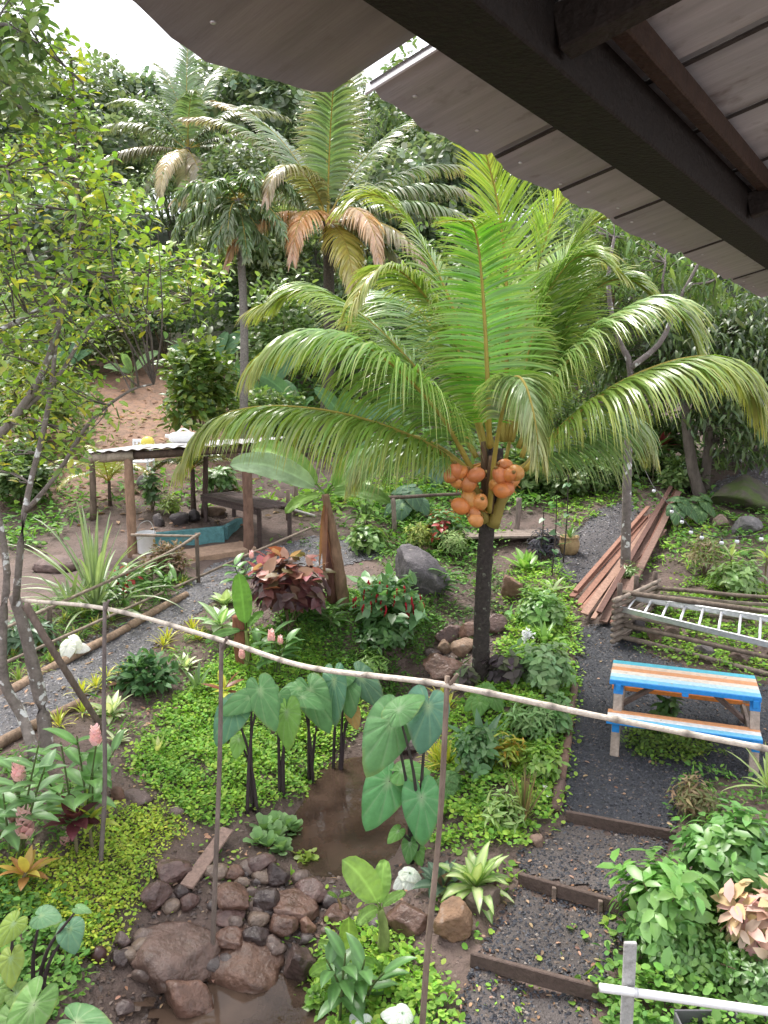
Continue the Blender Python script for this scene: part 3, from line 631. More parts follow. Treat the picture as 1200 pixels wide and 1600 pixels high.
# leaf sheaths round the top of the trunk
for k, (a, b, r_) in enumerate([((757, 815), (735, 735), .07), ((770, 822), (800, 735), .075), ((764, 800), (768, 712), .06), ((752, 790), (722, 735), .05), ((775, 800), (830, 715), .05), ((760, 780), (755, 690), .06)]):
    m = MB(); dy = [-.16, -.16, -.2, .0, .02, -.1][k]
    tube(m, smooth_path([pc(*a, dy * .6), pc((a[0] + b[0]) / 2, (a[1] + b[1]) / 2, dy), pc(*b, dy)], 10), np.linspace(r_, r_ * .5, 10), 8, [(.33, .26, .07), (.36, .28, .08), (.15, .09, .05), (.24, .2, .07), (.3, .25, .08), (.12, .07, .04)][k]); m.build('leaf_sheath', M['leaf_matte'], palm)
FR = [ # points (px, py, metres behind the trunk), droop, leaflet length, colour, seed
 ([(745,745,-.1),(660,690,-.3),(540,648,-.5),(420,635,-.6),(335,655,-.6),(292,708,-.6)], 1.5, .60, (.16,.22,.04), .5),
 ([(738,735,-.1),(690,650,-.35),(620,575,-.6),(545,527,-.7),(470,520,-.75),(415,548,-.8)], 1.25, .72, (.15,.235,.05), .45),
 ([(745,715,.1),(700,640,.2),(640,565,.35),(570,497,.5),(490,452,.6),(408,478,.7)], .8, .72, (.17,.25,.045), .4),
 ([(765,700,-.1),(762,600,-.35),(756,480,-.45),(748,390,-.55),(738,350,-.75),(722,345,-1.0)], .38, .70, (.11,.23,.025), .3),
 ([(785,690,.2),(792,560,.5),(790,420,.6),(778,320,.5),(765,262,.3),(755,225,.1)], .35, .72, (.21,.29,.04), .5),
 ([(770,700,.2),(735,560,.6),(690,440,.9),(640,350,1.0),(590,305,.9),(545,318,.8)], .7, .66, (.2,.27,.05), .5),
 ([(760,700,.2),(720,560,.5),(670,470,.5),(620,420,.2),(585,425,0),(552,470,-.2)], .9, .6, (.22,.27,.06), .5),
 ([(800,690,.3),(832,560,.6),(868,440,.8),(905,370,.8),(935,345,.7),(960,340,.6)], .55, .72, (.19,.27,.05), .5),
 ([(810,700,.3),(850,600,.5),(890,500,.5),(940,445,.4),(985,438,.3),(1020,465,.2)], .6, .60, (.16,.24,.05), .4),
 ([(815,715,.1),(850,620,.1),(910,535,0),(985,480,-.1),(1045,478,-.2),(1090,535,-.3)], 1.0, .66, (.17,.24,.07), .5),
 ([(820,735,-.1),(890,655,-.3),(975,595,-.5),(1070,560,-.6),(1140,566,-.6),(1186,632,-.6)], 1.3, .62, (.18,.24,.045), .7),
 ([(764,800,-.2),(774,705,-.5),(790,622,-.8),(804,590,-1.0),(820,600,-1.3),(834,648,-1.48),(842,705,-1.55)], 1.3, .40, (.2,.25,.09), .4),
 ([(790,720,.3),(815,600,.7),(838,500,1.0),(868,440,1.2),(900,400,1.4),(930,395,1.5)], .8, .7, (.17,.25,.07), .3),
 ([(760,720,.3),(730,620,.8),(690,540,1.3),(650,480,1.7),(600,460,2.0),(560,480,2.2)], 1.0, .7, (.14,.22,.06), .3),
 ([(800,740,.2),(870,690,.4),(930,650,.6),(980,650,.7),(1010,690,.8)], 1.6, .55, (.13,.2,.06), .5),
 ([(740,740,.2),(690,700,.5),(640,680,.8),(590,690,1.0),(560,730,1.1)], 1.6, .6, (.12,.2,.05), .4),
 ([(790,690,.3),(812,560,.6),(838,430,.7),(862,345,.6),(885,305,.5),(908,292,.4)], .45, .62, (.22,.3,.05), .4),
 ([(795,690,.3),(822,570,.4),(850,470,.4),(890,410,.3),(925,400,.2),(960,420,.1)], .7, .6, (.19,.28,.06), .4),
]
for k, (pp, dr, ll, cc, ta) in enumerate(FR):
    frond(palm, [pc(*q) for q in pp], 100 + k, L=ll * (2.0 if dr > .95 else 1.15 if k == 3 else 1.5), start=.42 if k == 11 else .12, aim=1.55 if k == 3 else 1.15, n=112 if k in (3, 4, 16) else 180, droop=dr * .62, wid=.0245, c=np.array([np.array(cc) * [1.15, 1.35, 1.45]] * 3 + [np.array(cc) * [1.65, 1.6, 2.0]]), tipa=ta * .55, r0=.03 if k < 12 else .022, tipc=(.42, .36, .10) if k != 11 else (.5, .44, .16))
nuts = [(720,738),(733,752),(716,752),(728,740),(745,742),(718,790),(738,800),(750,784),(733,778),(780,742),(795,742),(788,728),(800,748),(778,756),(712,735),(783,765),(707,742),(742,812),(806,738),(790,762)]
v3, f3 = ico(3); nutm = None
for k, (x, y) in enumerate(nuts):
    rg = np.random.default_rng(k); q = pc(x, y, -.34 - .14 * rg.random() + (.08 if k in (11, 12, 13) else 0)); s_ = .078 * rg.uniform(.9, 1.15)
    vv = v3 * [1, 1, 1.28] * (1 + .05 * np.cos(3 * np.arctan2(v3[:, 1:2], v3[:, :1])) * (1 - v3[:, 2:] ** 2)); vv = vv * (1 - .1 * np.clip(v3[:, 2:], -1, 1)); ax = rdir(1, rg, .3, 1)[0]; S, Nn = frame_along(ax[None]); vv = vv @ np.array([S[0], Nn[0], ax])
    m = MB(); m.add(vv * s_ + q, f3, np.array([(.56, .19, .05), (.45, .16, .045), (.6, .25, .075), (.5, .23, .06), (.52, .17, .06)][k % 5])); ob = m.build('coconut', M['nut'], palm)
    m = MB(); e = q + ax * s_ * 1.06; m.add(vv[:42] * 0 + 0, np.zeros((0, 3)), (.3, .16, .05)) if False else None
    tube(m, [e + ax * .01, e + ax * .03], [.022, .012], 8, (.3, .2, .07)); m.build('cap', M['leaf_matte'], ob)
m = MB(); rg = np.random.default_rng(5)
for x, y in ((725, 745), (740, 785), (785, 745)):
    q0 = pc(x, y, -.12)
    for k in range(26):
        e = q0 + rdir(1, rg, -.9, .6)[0] * rg.uniform(.12, .26); tube(m, smooth_path([pc(764, y - 25, -.05), q0 * .6 + e * .4 + [0, 0, .03], e], 6), .006, 4, (.55, .27, .07), False)
m.build('fruit_stalk', M['leaf_matte'], palm)

# ------------------------------------------------------------------ palms further back
def far_palm(label, crown, base, spec, seed, L=.75, n=60, r=.13, wid=.06, tc=(.1, .085, .07), name='coconut_palm', **kw):
    base = np.asarray(base, float); t = thing(name, label, 'palm tree', base); m = MB()
    tube(m, smooth_path([base - [0, 0, .3], (base + crown) / 2 + [.1, 0, 0], crown + [0, 0, .1]], 24), np.linspace(r * 1.25, r, 24) * (1 + .04 * np.sin(np.arange(24) * 2)), 10, tc, True, .05); m.build('trunk', M['palm_bark'], t)
    for k, (az, el, ln, bd, dr, c_) in enumerate(spec): auto_frond(t, crown + np.array([0, 0, .05 * (k % 3)]), R(az), R(el), ln * (1.15 if name == 'coconut_palm' else 1), R(bd), seed + k, L=L, n=n, droop=dr, wid=wid, c=c_, **kw)
    return t
G1, G2, DRY, YEL = (.14, .22, .09), (.17, .25, .12), (.72, .42, .2), (.46, .42, .1)
d_ = 19.0; cr = P(512, 350, d_); bs = np.array([P(500, 440, d_)[0], cr[1], 0]); bs[2] = h1(bs[0], bs[1])
far_palm('tall coconut palm with drooping dry pink-tan lower fronds in mid-garden', cr, bs,
 [(95,82,4.6,30,.3,G1),(70,80,4.6,35,.3,G1),(-80,75,3.6,60,.5,G1),(150,66,4.4,50,.45,G2),(165,62,4.2,60,.5,G1),(30,62,4.4,50,.45,G2),(20,45,4.3,60,.6,G1),(5,35,3.6,60,.7,G2),(-10,20,3.6,60,.8,G1),
  (175,40,3.6,70,.7,G2),(-115,55,3.0,130,.7,(.26,.27,.13)),(190,10,3.0,70,.8,(.2,.23,.1)),(-105,15,2.6,95,.7,DRY),(-140,12,3.0,85,.7,(.68,.42,.22)),(-60,14,2.8,95,.7,(.66,.44,.26)),(-35,5,3.0,70,.8,(.36,.32,.18)),(-70,-15,2.8,70,.6,YEL),(-20,-12,2.6,60,.8,(.2,.23,.1)),(60,40,3.6,60,.7,G1),(120,45,3.8,60,.7,G1)], 300, L=.95, n=95, wid=.055, tipc=(.5, .34, .26))
d_ = 33.0; cr = P(293, 235, d_); bs = np.array([cr[0], cr[1], 0]); bs[2] = h1(bs[0], bs[1])
far_palm('greyish coconut palm rising against the forest below the pale sky', cr, bs,
 [(95,85,4.8,25,.3,G1),(60,75,4.6,40,.4,G2),(130,75,4.6,45,.4,G2),(35,58,4.4,65,.5,G2),(10,50,4.2,70,.6,(.2,.22,.15)),(160,60,4.2,70,.5,G2),(180,40,4.2,80,.7,(.22,.25,.15)),(-5,22,4.4,60,.7,(.2,.22,.15)),(-15,5,4.6,55,.7,(.24,.25,.16)),(200,5,4.4,60,.8,(.24,.21,.13)),
  (-100,-15,3.8,70,.6,(.5,.4,.22)),(-80,-35,3.6,50,.5,(.36,.34,.18)),(-130,-25,3.6,60,.6,(.24,.25,.15)),(-60,-30,3.6,50,.6,(.36,.3,.2)),(80,45,4,60,.6,G1),(-70,60,3.4,90,.6,G2)], 340, L=1.0, n=70, wid=.075, tipc=(.32, .32, .2))
# a slimmer palm with ruffled, bottle-brush fronds
d_ = 17.5; cr = P(372, 318, d_); bs = at(366, 655); bs = np.array([P(366, 600, d_)[0], cr[1], 0]); bs[2] = h1(bs[0], bs[1])
far_palm('slender palm with ruffled dark fronds and bare grey trunk behind the hut', cr, bs,
 [(80,60,1.7,90,.5,G1),(20,50,1.9,120,.6,G1),(-20,45,1.8,120,.6,G2),(150,50,1.9,120,.6,G1),(190,45,1.8,125,.6,G2),(-60,55,1.5,140,.6,G1),(-110,50,1.6,140,.6,G1),(-40,0,2.0,80,.7,G1),(-150,0,2.0,80,.7,G1),(-90,-5,1.8,75,.7,(.09,.13,.05)),(10,-20,1.9,60,.8,G1),(175,-15,1.9,60,.8,G2),(-70,-40,1.7,35,.7,G1),(-115,-40,1.7,35,.7,G1),(-20,-50,1.6,30,.6,G2),(200,-45,1.6,30,.6,G1)],
 380, L=.5, n=70, r=.085, wid=.05, clump=.35, vee=.0, tc=(.2, .18, .16), name='ruffled_palm', tipa=.1, tipc=(.2, .2, .08))
# young palms by the hut
def small_palm(label, px, py, hgt, seed, n=9, L=1.2, c=(.14, .2, .05), tr=.05):
    b = at(px, py); t = thing('young_palm', label, 'palm tree', b); m = MB()
    tube(m, [b - [0, 0, .05], b + [0, 0, hgt * .5], b + [.01, 0, hgt]], [tr * 1.2, tr, tr * .9], 8, (.09, .06, .045), True, .1); m.build('trunk', M['palm_bark'], t)
    for k in range(n): auto_frond(t, b + [0, 0, hgt], k * 2.4, R(75 - 45 * (k / n)), L, R(80), seed + k, L=.32, n=32, droop=.5, wid=.03, c=c, r0=.012)
small_palm('young palm with dark trunk behind the hut beside the bench', 303, 808, .95, 420, 10, 1.0, (.1, .16, .05))
small_palm('young yellow-green palm between the hut post and the grass clump', 172, 790, .5, 440, 8, 1.3, (.22, .26, .06), .035)
# ================================================================== the open hut
hb = at(207, 870); hr = at(388, 864)
hut = thing('open_hut', 'low open hut with log posts and corrugated sheet roof on the left', 'hut', hb)
def post(parent, a, b, r, c, name='post', mat='bark', k=9, rough=.1):
    m = MB(); tube(m, smooth_path([a, (np.asarray(a) + b) / 2 + [.01, 0, 0], b], 9), np.linspace(r * 1.08, r * .95, 9), k, c, True, rough); return m.build(name, M[mat], parent)
LOG = (.30, .19, .13)
post(hut, hb - [0, 0, .1], above(200, 716, hb), .075, LOG); post(hut, hr - [0, 0, .1], above(385, 712, hr), .085, (.2, .12, .09))
b3 = at(146, 812); post(hut, b3, above(143, 712, b3), .06, (.16, .12, .09)); b4 = at(318, 808); post(hut, b4, above(322, 705, b4), .05, (.09, .06, .05))
bl, br = above(133, 716, hb + [0, -.05, 0]), above(402, 700, hr + [0, -.05, 0])
post(hut, bl, bl * .72 + br * .28, .085, (.34, .28, .22), 'beam'); post(hut, bl * .74 + br * .26 + [0, .02, 0], br, .065, (.1, .07, .055), 'beam')
m = MB(); nu, nv = 90, 8; V = []
bk = np.array([.25, 1.8, -.02])
for k in range(nv):
    for j in range(nu):
        u, v_ = j / (nu - 1), k / (nv - 1); q = bl * (1 - u) + br * u + [0, -.12, .1] + bk * v_ * 1.12; V.append(q + [0, 0, .013 * math.sin(j * 1.05)])
V = np.array(V); i_ = np.arange(nv - 1)[:, None] * nu + np.arange(nu - 1)[None]; F = np.stack([i_, i_ + 1, i_ + nu + 1, i_ + nu], -1).reshape(-1, 4)
m.add(V, F, (.42, .41, .41)); m.add(V - [0, 0, .006], F[:, ::-1], (.3, .22, .17)); m.build('corrugated_roof', M['sheet'] if 'sheet' in M else vmat('sheet', .5, 4, .25, .1, 30, spec=.5, metal=.2, spots=((.22, .12, .08), 3, .55, .75)), hut)
for k in (.15, .5, .85):
    a = bl * (1 - k) + br * k + [0, -.05, .05]; m = MB(); bar(m, a, a + bk * 1.05, .05, .06, (.1, .07, .05)); m.build('rafter', M['wood'], hut)
# things lying on the hut roof
q = above(287, 690, hb + [0, .5, 0]); jug = thing('plastic_jug', 'white plastic jug lying on the hut roof', 'jug', q)
m = MB(); v, f = ico(3); vv = np.sign(v) * np.abs(v) ** .7; m.add(vv * [.25, .13, .1] + q + [0, 0, .07], f, (.8, .8, .8)); jb = m.build('body', M['plastic'], jug)
m = MB(); tube(m, [q + [-.25, 0, .09], q + [-.31, 0, .1]], [.035, .03], 10, (.8, .8, .8)); m.build('neck', M['plastic'], jug)
m = MB(); tube(m, smooth_path([q + [-.1, 0, .16], q + [0, -.01, .22], q + [.12, 0, .16]], 8), .018, 6, (.8, .8, .8)); m.build('handle', M['plastic'], jug)
q = above(231, 694, hb + [0, .45, 0]); yb = thing('plastic_bowl', 'upturned yellow bowl lying on the hut roof', 'bowl', q)
m = MB(); prof = [(.11, -.03), (.115, -.02), (.10, .04), (.07, .075), (.025, .09), (.002, .091)]
def lathe(m, c, prof, k=20, colr=(.5, .5, .5)):
    a = np.linspace(0, 2 * np.pi, k, endpoint=False); pr = np.array(prof); V = np.stack([pr[:, 0][:, None] * np.cos(a), pr[:, 0][:, None] * np.sin(a), np.repeat(pr[:, 1][:, None], k, 1)], -1) + c
    i = np.arange(len(pr) - 1)[:, None] * k; j = np.arange(k)[None]; m.add(V.reshape(-1, 3), np.stack([i + j, i + (j + 1) % k, i + k + (j + 1) % k, i + k + j], -1).reshape(-1, 4), colr)
lathe(m, q + [0, 0, .04], prof, 20, (.66, .55, .08)); m.build('shell', M['plastic'], yb)
# basin, step, bucket
a, b = at(236, 858), at(350, 846); bas = thing('basin_wall', 'low turquoise painted basin wall under the hut roof', 'wall', (a + b) / 2)
m = MB(); bar(m, a + [0, 0, .13], b + [0, 0, .13], .12, .3, (.12, .29, .31)); m.build('wall_face', M['stone'], bas)
m = MB(); c_ = b + [.1, 1.0, .12]; bar(m, b + [0, .07, .12], c_, .12, .28, (.12, .27, .29)); m.build('wall_side', M['stone'], bas)
m = MB(); a2, b2 = at(284, 884), at(384, 868); bar(m, (a2 + [0, .38, .06]), (b2 + [0, .38, .06]), .62, .15, (.42, .28, .2), bev=.03); tag(m.build('concrete_step', M['stone']), 'tan concrete step in front of the turquoise basin wall', 'step')
m = MB(); a2, b2 = at(215, 874), at(292, 893); bar(m, a2 + [0, .3, .03], b2 + [0, .3, .03], .5, .08, (.36, .26, .2), bev=.02); tag(m.build('concrete_slab', M['stone']), 'low concrete slab under the white bucket', 'slab')
q = at(225, 872) + [0, .15, .06]; bk_ = thing('bucket', 'white plastic bucket standing beside the hut post', 'bucket', q)
m = MB(); lathe(m, q, [(.002, .005), (.13, .0), (.135, .01), (.155, .30), (.17, .31), (.17, .345), (.16, .36), (.155, .345), (.15, .3), (.125, .03), (.002, .025)], 24, (.8, .8, .8)); m.build('body', M['plastic'], bk_)
m = MB(); tube(m, smooth_path([q + [-.165, 0, .33], q + [-.08, .02, .5], q + [.07, .04, .53], q + [.165, 0, .33]], 14), .006, 5, (.5, .5, .48)); m.build('handle', M['metal'], bk_)
# slatted bench table by the hut
tb = at(352, 842); tbl = thing('wooden_table', 'dark slatted wooden table beside the hut', 'table', tb)
c1, c2, c3 = above(312, 774, at(318, 812)), above(398, 790, at(402, 856)), None
c3 = above(427, 786, at(422, 850)); zt = (c1[2] + c2[2]) / 2 - .02; DW = (.085, .06, .055)
ax = nrm((c2 - c1) * [1, 1, 0]); pr_ = np.array([-ax[1], ax[0], 0]); Lt = np.linalg.norm((c2 - c1)[:2]) + .15; o0 = np.array([c1[0], c1[1], zt])
for k in range(5): m = MB(); bar(m, o0 + pr_ * (.08 + k * .145), o0 + ax * Lt + pr_ * (.08 + k * .145), .13, .035, np.array(DW) * (1 + .15 * (k % 3))); m.build('slat', M['wood'], tbl)
for s_ in (0.03, .7): m = MB(); bar(m, o0 + pr_ * s_ + [0, 0, -.07], o0 + ax * Lt + pr_ * s_ + [0, 0, -.07], .035, .09, DW); m.build('apron', M['wood'], tbl)
for u, s_ in ((.06, .05), (.96, .05), (.06, .66), (.96, .66)):
    e = o0 + ax * Lt * u + pr_ * s_; m = MB(); g = np.array([e[0], e[1], h1(e[0], e[1]) - .03]); bar(m, g, e - [0, 0, .03], .07, .08, DW, up=(0, 1, .01)); m.build('leg', M['wood'], tbl)
# white chair and things on the slope behind the hut
q = at(216, 752); ch = thing('garden_chair', 'white plastic chair on the slope behind the hut', 'chair', q); WH = (.8, .8, .82)
m = MB(); box(m, q + [0, .2, .42], (.5, .45, .03), None, WH); m.build('seat', M['plastic'], ch)
for sx in (-.22, .22):
    m = MB(); bar(m, q + [sx, 0, 0], q + [sx, 0.02, .62], .04, .04, WH); m.build('leg', M['plastic'], ch)
    m = MB(); bar(m, q + [sx, .42, 0], q + [sx, .5, .86], .04, .04, WH); m.build('leg', M['plastic'], ch)
    m = MB(); bar(m, q + [sx, 0, .63], q + [sx, .46, .64], .05, .025, WH); m.build('armrest', M['plastic'], ch)
for k in range(4): m = MB(); bar(m, q + [-.15 + k * .1, .44, .44], q + [-.15 + k * .1, .5, .83], .05, .02, WH, up=(0, 1, 0)); m.build('slat', M['plastic'], ch)
m = MB(); bar(m, q + [-.24, .5, .86], q + [.24, .5, .86], .03, .07, WH); m.build('top_rail', M['plastic'], ch)

# ================================================================== picnic table
A, B = at(952, 1180), at(1186, 1208); ax = nrm((B - A) * [1, 1, 0]); bkv = np.array([-ax[1], ax[0], 0]); LT = np.linalg.norm((B - A)[:2]); zg = (A[2] + B[2]) / 2
pt = thing('picnic_table', 'picnic table painted in blue, orange and white stripes on dark gravel', 'picnic table', (A + B) / 2)
def tl(x, y, z): g = A + ax * (x * LT) + bkv * y; return np.array([g[0], g[1], zg + z])
BLU, LBL, ORA, PEA, WHT, TUR = (.02, .23, .60), (.20, .55, .78), (.75, .24, .05), (.72, .33, .15), (.80, .78, .76), (.10, .50, .62)
def board(x0, x1, y, z, wd, th, c, name='slat', parent=None): m = MB(); bar(m, tl(x0, y, z), tl(x1, y, z), wd, th, c, bev=.005); return m.build(name, M['paint'], parent or pt)
TZ, BZ = .67, .37; TW = .58; yc = .5
x0, x1 = -.03, 1.0
for k, c in enumerate((LBL, (.55, .74, .82), (.8, .7, .6), PEA, (.76, .58, .44), TUR)): board(x0, x1, yc - TW / 2 + .05 + k * .1, TZ, .093, .03, c)
board(x0, x1, yc - TW / 2 - .006, TZ - .01, .022, .046, BLU, 'edge_board')
board(x0, x1, yc + TW / 2 + .012, TZ - .01, .022, .046, TUR, 'edge_board')
for yy, cs, e_ in ((.06, (BLU, LBL, WHT, PEA), BLU), (.99, (ORA, WHT, LBL), ORA)):
    for k, c in enumerate(cs[1:] if yy < .5 else cs): board(x0, x1, yy - .09 + k * .088, BZ, .08, .03, c, 'bench_slat')
    board(x0, x1, yy - .142, BZ - .008, .02, .044, e_, 'bench_edge')
for x in (.035, .965):
    for s_ in (-1, 1):
        m = MB(); top = tl(x, yc + s_ * .22, TZ - .03); ft = tl(x, yc + s_ * .52, 0); ft[2] = h1(ft[0], ft[1]) - .03
        bar(m, ft, top, .04, .085, (.36, .29, .24), up=ax); lg = m.build('leg', M['wood'], pt)
        m = MB(); u_ = nrm(top - ft); bar(m, top - u_ * .12 - bkv * .002, top - u_ * .005, .046, .092, BLU, up=ax); m.build('painted_end', M['paint'], lg)
    m = MB(); bar(m, tl(x + .025 * (1 if x < .5 else -1), .0, BZ - .055), tl(x + .025 * (1 if x < .5 else -1), 1.08, BZ - .055), .035, .085, (.30, .23, .19)); m.build('seat_bearer', M['wood'], pt)
    m = MB(); bar(m, tl(x, -.03, BZ - .075), tl(x, .03, BZ - .075), .07, .12, BLU); m.build('painted_end', M['paint'], pt)
    m = MB(); bar(m, tl(x, yc - .33, TZ - .055), tl(x, yc + .33, TZ - .055), .05, .07, BLU); m.build('top_bearer', M['paint'], pt)
    m = MB(); bar(m, tl(x, yc + .02, BZ - .1 + (.0 if x > .5 else .02)), tl(.5 + (.14 if x > .5 else -.14), yc, TZ - .04), .04, .085, (.15, .10, .085), up=bkv); m.build('brace', M['wood'], pt)
m = MB(); bar(m, tl(.5, yc - .31, TZ - .045), tl(.5, yc + .31, TZ - .045), .06, .05, BLU); m.build('top_bearer', M['paint'], pt)

# ================================================================== lumber
RED = [(.22, .105, .075), (.30, .155, .11), (.14, .075, .06), (.33, .20, .15), (.19, .115, .09)]
LB = [((893,945),(1008,818),.10),((903,952),(1016,812),.05),((916,966),(1030,800),.09),((926,984),(1040,790),.13),((942,980),(1050,782),.05),((958,986),(1058,772),.08),((908,958),(1020,830),.02),((984,930),(1062,768),.03),((930,962),(1035,820),.02),((975,905),(1036,843),.14),((985,885),(1034,838),.03),((898,940),(1012,806),.14),((935,978),(1048,776),.17),((912,975),(1022,822),.12),((966,970),(1060,780),.12)]
for k, (a, b, h_) in enumerate(LB):
    a3, b3_ = at(*a), at(*b); m = MB(); rg = np.random.default_rng(k); bar(m, a3 + [0, 0, h_ + .02], b3_ + [0, 0, h_ + .03], rg.uniform(.06, .115), .028, RED[k % 5], up=nrm(np.array([rg.uniform(-.2, .2), -.15, 1])), bev=.003)
    tag(m.build('plank', M['wood']), 'reddish sawn plank in the heap leaning past the lichen-spotted trunk', 'plank', 'planks heaped beside the pole fence')
for k in range(9):
    a3, b3_ = at(1140 - k % 3 * 6, 712 - k * 1.5), at(1236, 700); rg = np.random.default_rng(50 + k); m = MB()
    z_ = at(1170, 708)[2] + .25 + .035 * (k // 3); bar(m, [a3[0] + rg.uniform(0, .4), a3[1] + .12 * (k % 3), z_], [a3[0] + 3.6, a3[1] - .4 + .17 * (k % 3), z_ + .02], .16, .03, (.46, .2, .11) if k % 2 else (.36, .15, .09)); tag(m.build('plank', M['wood']), 'orange-brown plank stacked on the low wall at the right edge', 'plank', 'planks stacked on the far wall')
a3, b3_ = at(1125, 722), at(1240, 722); m = MB(); bar(m, a3 + [0, .25, .07], b3_ + [0, .25, .1], .35, .34, (.1, .085, .08)); tag(m.build('low_wall', M['stone']), 'dark low wall under the orange planks at the right edge', 'wall')
for k, (a, b) in enumerate((((1142,712),(1172,703)),((1146,706),(1160,722)))):
    g = at(1150, 722); m = MB(); tube(m, [above(*a, g - [0, .1, 0]), above(*b, g - [0, .12, 0])], .025, 7, (.8, .8, .8)); tag(m.build('plastic_pipe', M['plastic']), ('white pipe piece propped aslant by the far planks', 'white pipe stub crossing another by the far planks')[k], 'pipe')

# ================================================================== pole fence and ladder
F0, F1 = at(972, 1002), at(1215, 1062); fd = nrm((F1 - F0) * [1, 1, 0]); fb = np.array([-fd[1], fd[0], 0])
fen = thing('pole_fence', 'rustic fence of stacked poles round a green bed', 'fence', F0)
PC = [(.20, .16, .13), (.27, .22, .18), (.16, .125, .1)]
def pole(parent, a, b, r, c, name='rail', sag=.01, mat='bark', k=7):
    m = MB(); a, b = np.asarray(a, float), np.asarray(b, float); rg = np.random.default_rng(int(abs(a[0] * 1000)) % 9999); q = smooth_path([a, a * .66 + b * .34 + rg.normal(0, sag, 3), a * .33 + b * .67 + rg.normal(0, sag, 3), b], 14)
    tube(m, q, np.linspace(r * 1.1, r * .8, 14), k, c, True, .07, rg); return m.build(name, M[mat], parent)
Lf = np.linalg.norm((F1 - F0)[:2]) + .4
def fp(x, y, z): g = F0 + fd * x + fb * y; return np.array([g[0], g[1], F0[2] + z])
for k, (z_, y_) in enumerate(((.06, 0), (.36, -.02), (.22, .0))): pole(fen, fp(-.12, y_, z_), fp(Lf, y_ - .1 * k, z_ + .02 - (.12 if k == 0 else 0)), .032, PC[k % 3], sag=.02)
pole(fen, fp(-.1, .12, .62), fp(Lf, .35, .66), .034, PC[2], sag=.02); pole(fen, fp(-.1, .3, .52), fp(Lf, .6, .5), .03, PC[0], sag=.02)
for k in range(8): pole(fen, fp(-.02, -.28, .06 + k * .078), fp(.04 + .01 * k, .95, .1 + k * .08), .03, PC[k % 3])
for k in range(5): pole(fen, fp(-.1, .85, .1 + k * .11), fp(1.2 + .1 * k, 1.15, .18 + k * .11), .03, PC[(k + 1) % 3])
for x_, y_ in ((-.05, -.04), (.06, .9), (-.05, .5)): post(fen, fp(x_, y_, -.1), fp(x_, y_, .78), .035, (.13, .1, .085))
lad = thing('ladder', 'aluminium ladder lying along the pole fence', 'ladder', fp(.1, .1, .4)); AL = (.72, .73, .76)
la0, la1 = above(968, 951, fp(-.02, -.06, 0)), above(1225, 1013, fp(Lf, -.06, 0)); lb0, lb1 = above(982, 933, fp(.05, .34, 0)), above(1225, 971, fp(Lf, .34, 0))
for a, b in ((la0, la1), (lb0, lb1)): m = MB(); bar(m, a, b, .028, .075, AL, bev=.006); m.build('side_rail', M['metal'], lad)
for k in range(9): u = .05 + k * .117; m = MB(); tube(m, [la0 * (1 - u) + la1 * u, lb0 * (1 - u) + lb1 * u], .017, 8, (.8, .8, .82)); m.build('rung', M['metal'], lad)

# ================================================================== railings and poles
BAM = (.62, .54, .45)
S1, S2, S3 = at(155, 1350), at(330, 1495), at(655, 1650)
LT0 = at(75, 1172)
bp_ = [above(38, 938, LT0 - [0, .3, 0]), above(170, 952, S1), above(345, 1000, S2), above(480, 1042, S2 * .6 + S3 * .4), above(695, 1070, S3), above(950, 1122, S3 + [0, -.1, 0]), above(1240, 1178, S3 + [0, -.25, 0])]
bam = thing('bamboo_rail', 'long pale bamboo pole sagging across the garden on forked stakes', 'rail', S2)
q = smooth_path(bp_, 140); rr = .0165 * np.ones(140); rr[::9] *= 1.2; cc_ = np.tile(BAM, (140, 1)); cc_[::9] *= .35; cc_[1::9] *= .8
m = MB(); tube(m, q, rr, 9, cc_); m.build('pole', M['wood'], bam)
for k, (g, (x, y), lb_) in enumerate(((S1, (164, 945), 'thin grey stake carrying the bamboo near the pink gingers'), (S2, (346, 1003), 'thin grey stake rising from the creek rocks to the bamboo'), (S3, (699, 1062), 'thin brown stake rising past the banana plant to the bamboo'))):
    tpp = above(x, y, g) + [0, 0, .02]; t = thing('stake', lb_, 'stake', g); c_ = [(.17, .14, .13), (.19, .15, .13), (.22, .165, .13)][k]
    pole(t, g - [0, 0, .1], tpp, .018, c_, 'shaft', .02); q = tpp - [0, 0, .07]; pole(t, q, q + [.05, -.05, .1], .012, c_, 'fork', .002)
def rail_thing(label, pts, r, c=(.24, .19, .15), name='rail', cat='rail'):
    m = MB(); q = smooth_path(pts, 10 * len(pts)); tube(m, q, np.linspace(r * 1.1, r * .85, len(q)), 7, c, True, .09); return tag(m.build(name, M['bark']), label, cat)
g1, g2, g3 = at(310, 912), at(379, 903), at(78, 1003)
for g, (x, y), lb_ in ((g1, (307, 833), 'corner stake of the stick railing beside the red-flowered border'), (g2, (379, 868), 'short stake carrying the stick railing beside the copper-leaved shrub'), (g3, (77, 948), 'short stake carrying the stick railing behind the white caladium')):
    m = MB(); tube(m, smooth_path([g - [0, 0, .05], above(x, y, g)], 6), .03, 7, (.15, .115, .095), True, .08); tag(m.build('stake', M['bark']), lb_, 'stake')
rail_thing('upper stick rail running back towards the bucket', [above(205, 836, at(225, 900)), above(308, 838, g1)], .022)
rail_thing('upper stick rail sloping down from the corner stake', [above(312, 834, g1), above(253, 869, at(240, 935)), above(77, 950, g3), above(-10, 990, at(-10, 1060))], .022)
rail_thing('lower stick rail along the gravel path edge', [above(485, 825, at(480, 850)), above(380, 870, g2), above(309, 902, g1), above(200, 950, at(190, 985)), above(43, 1020, at(35, 1085)), above(-20, 1046, at(-20, 1110))], .02)
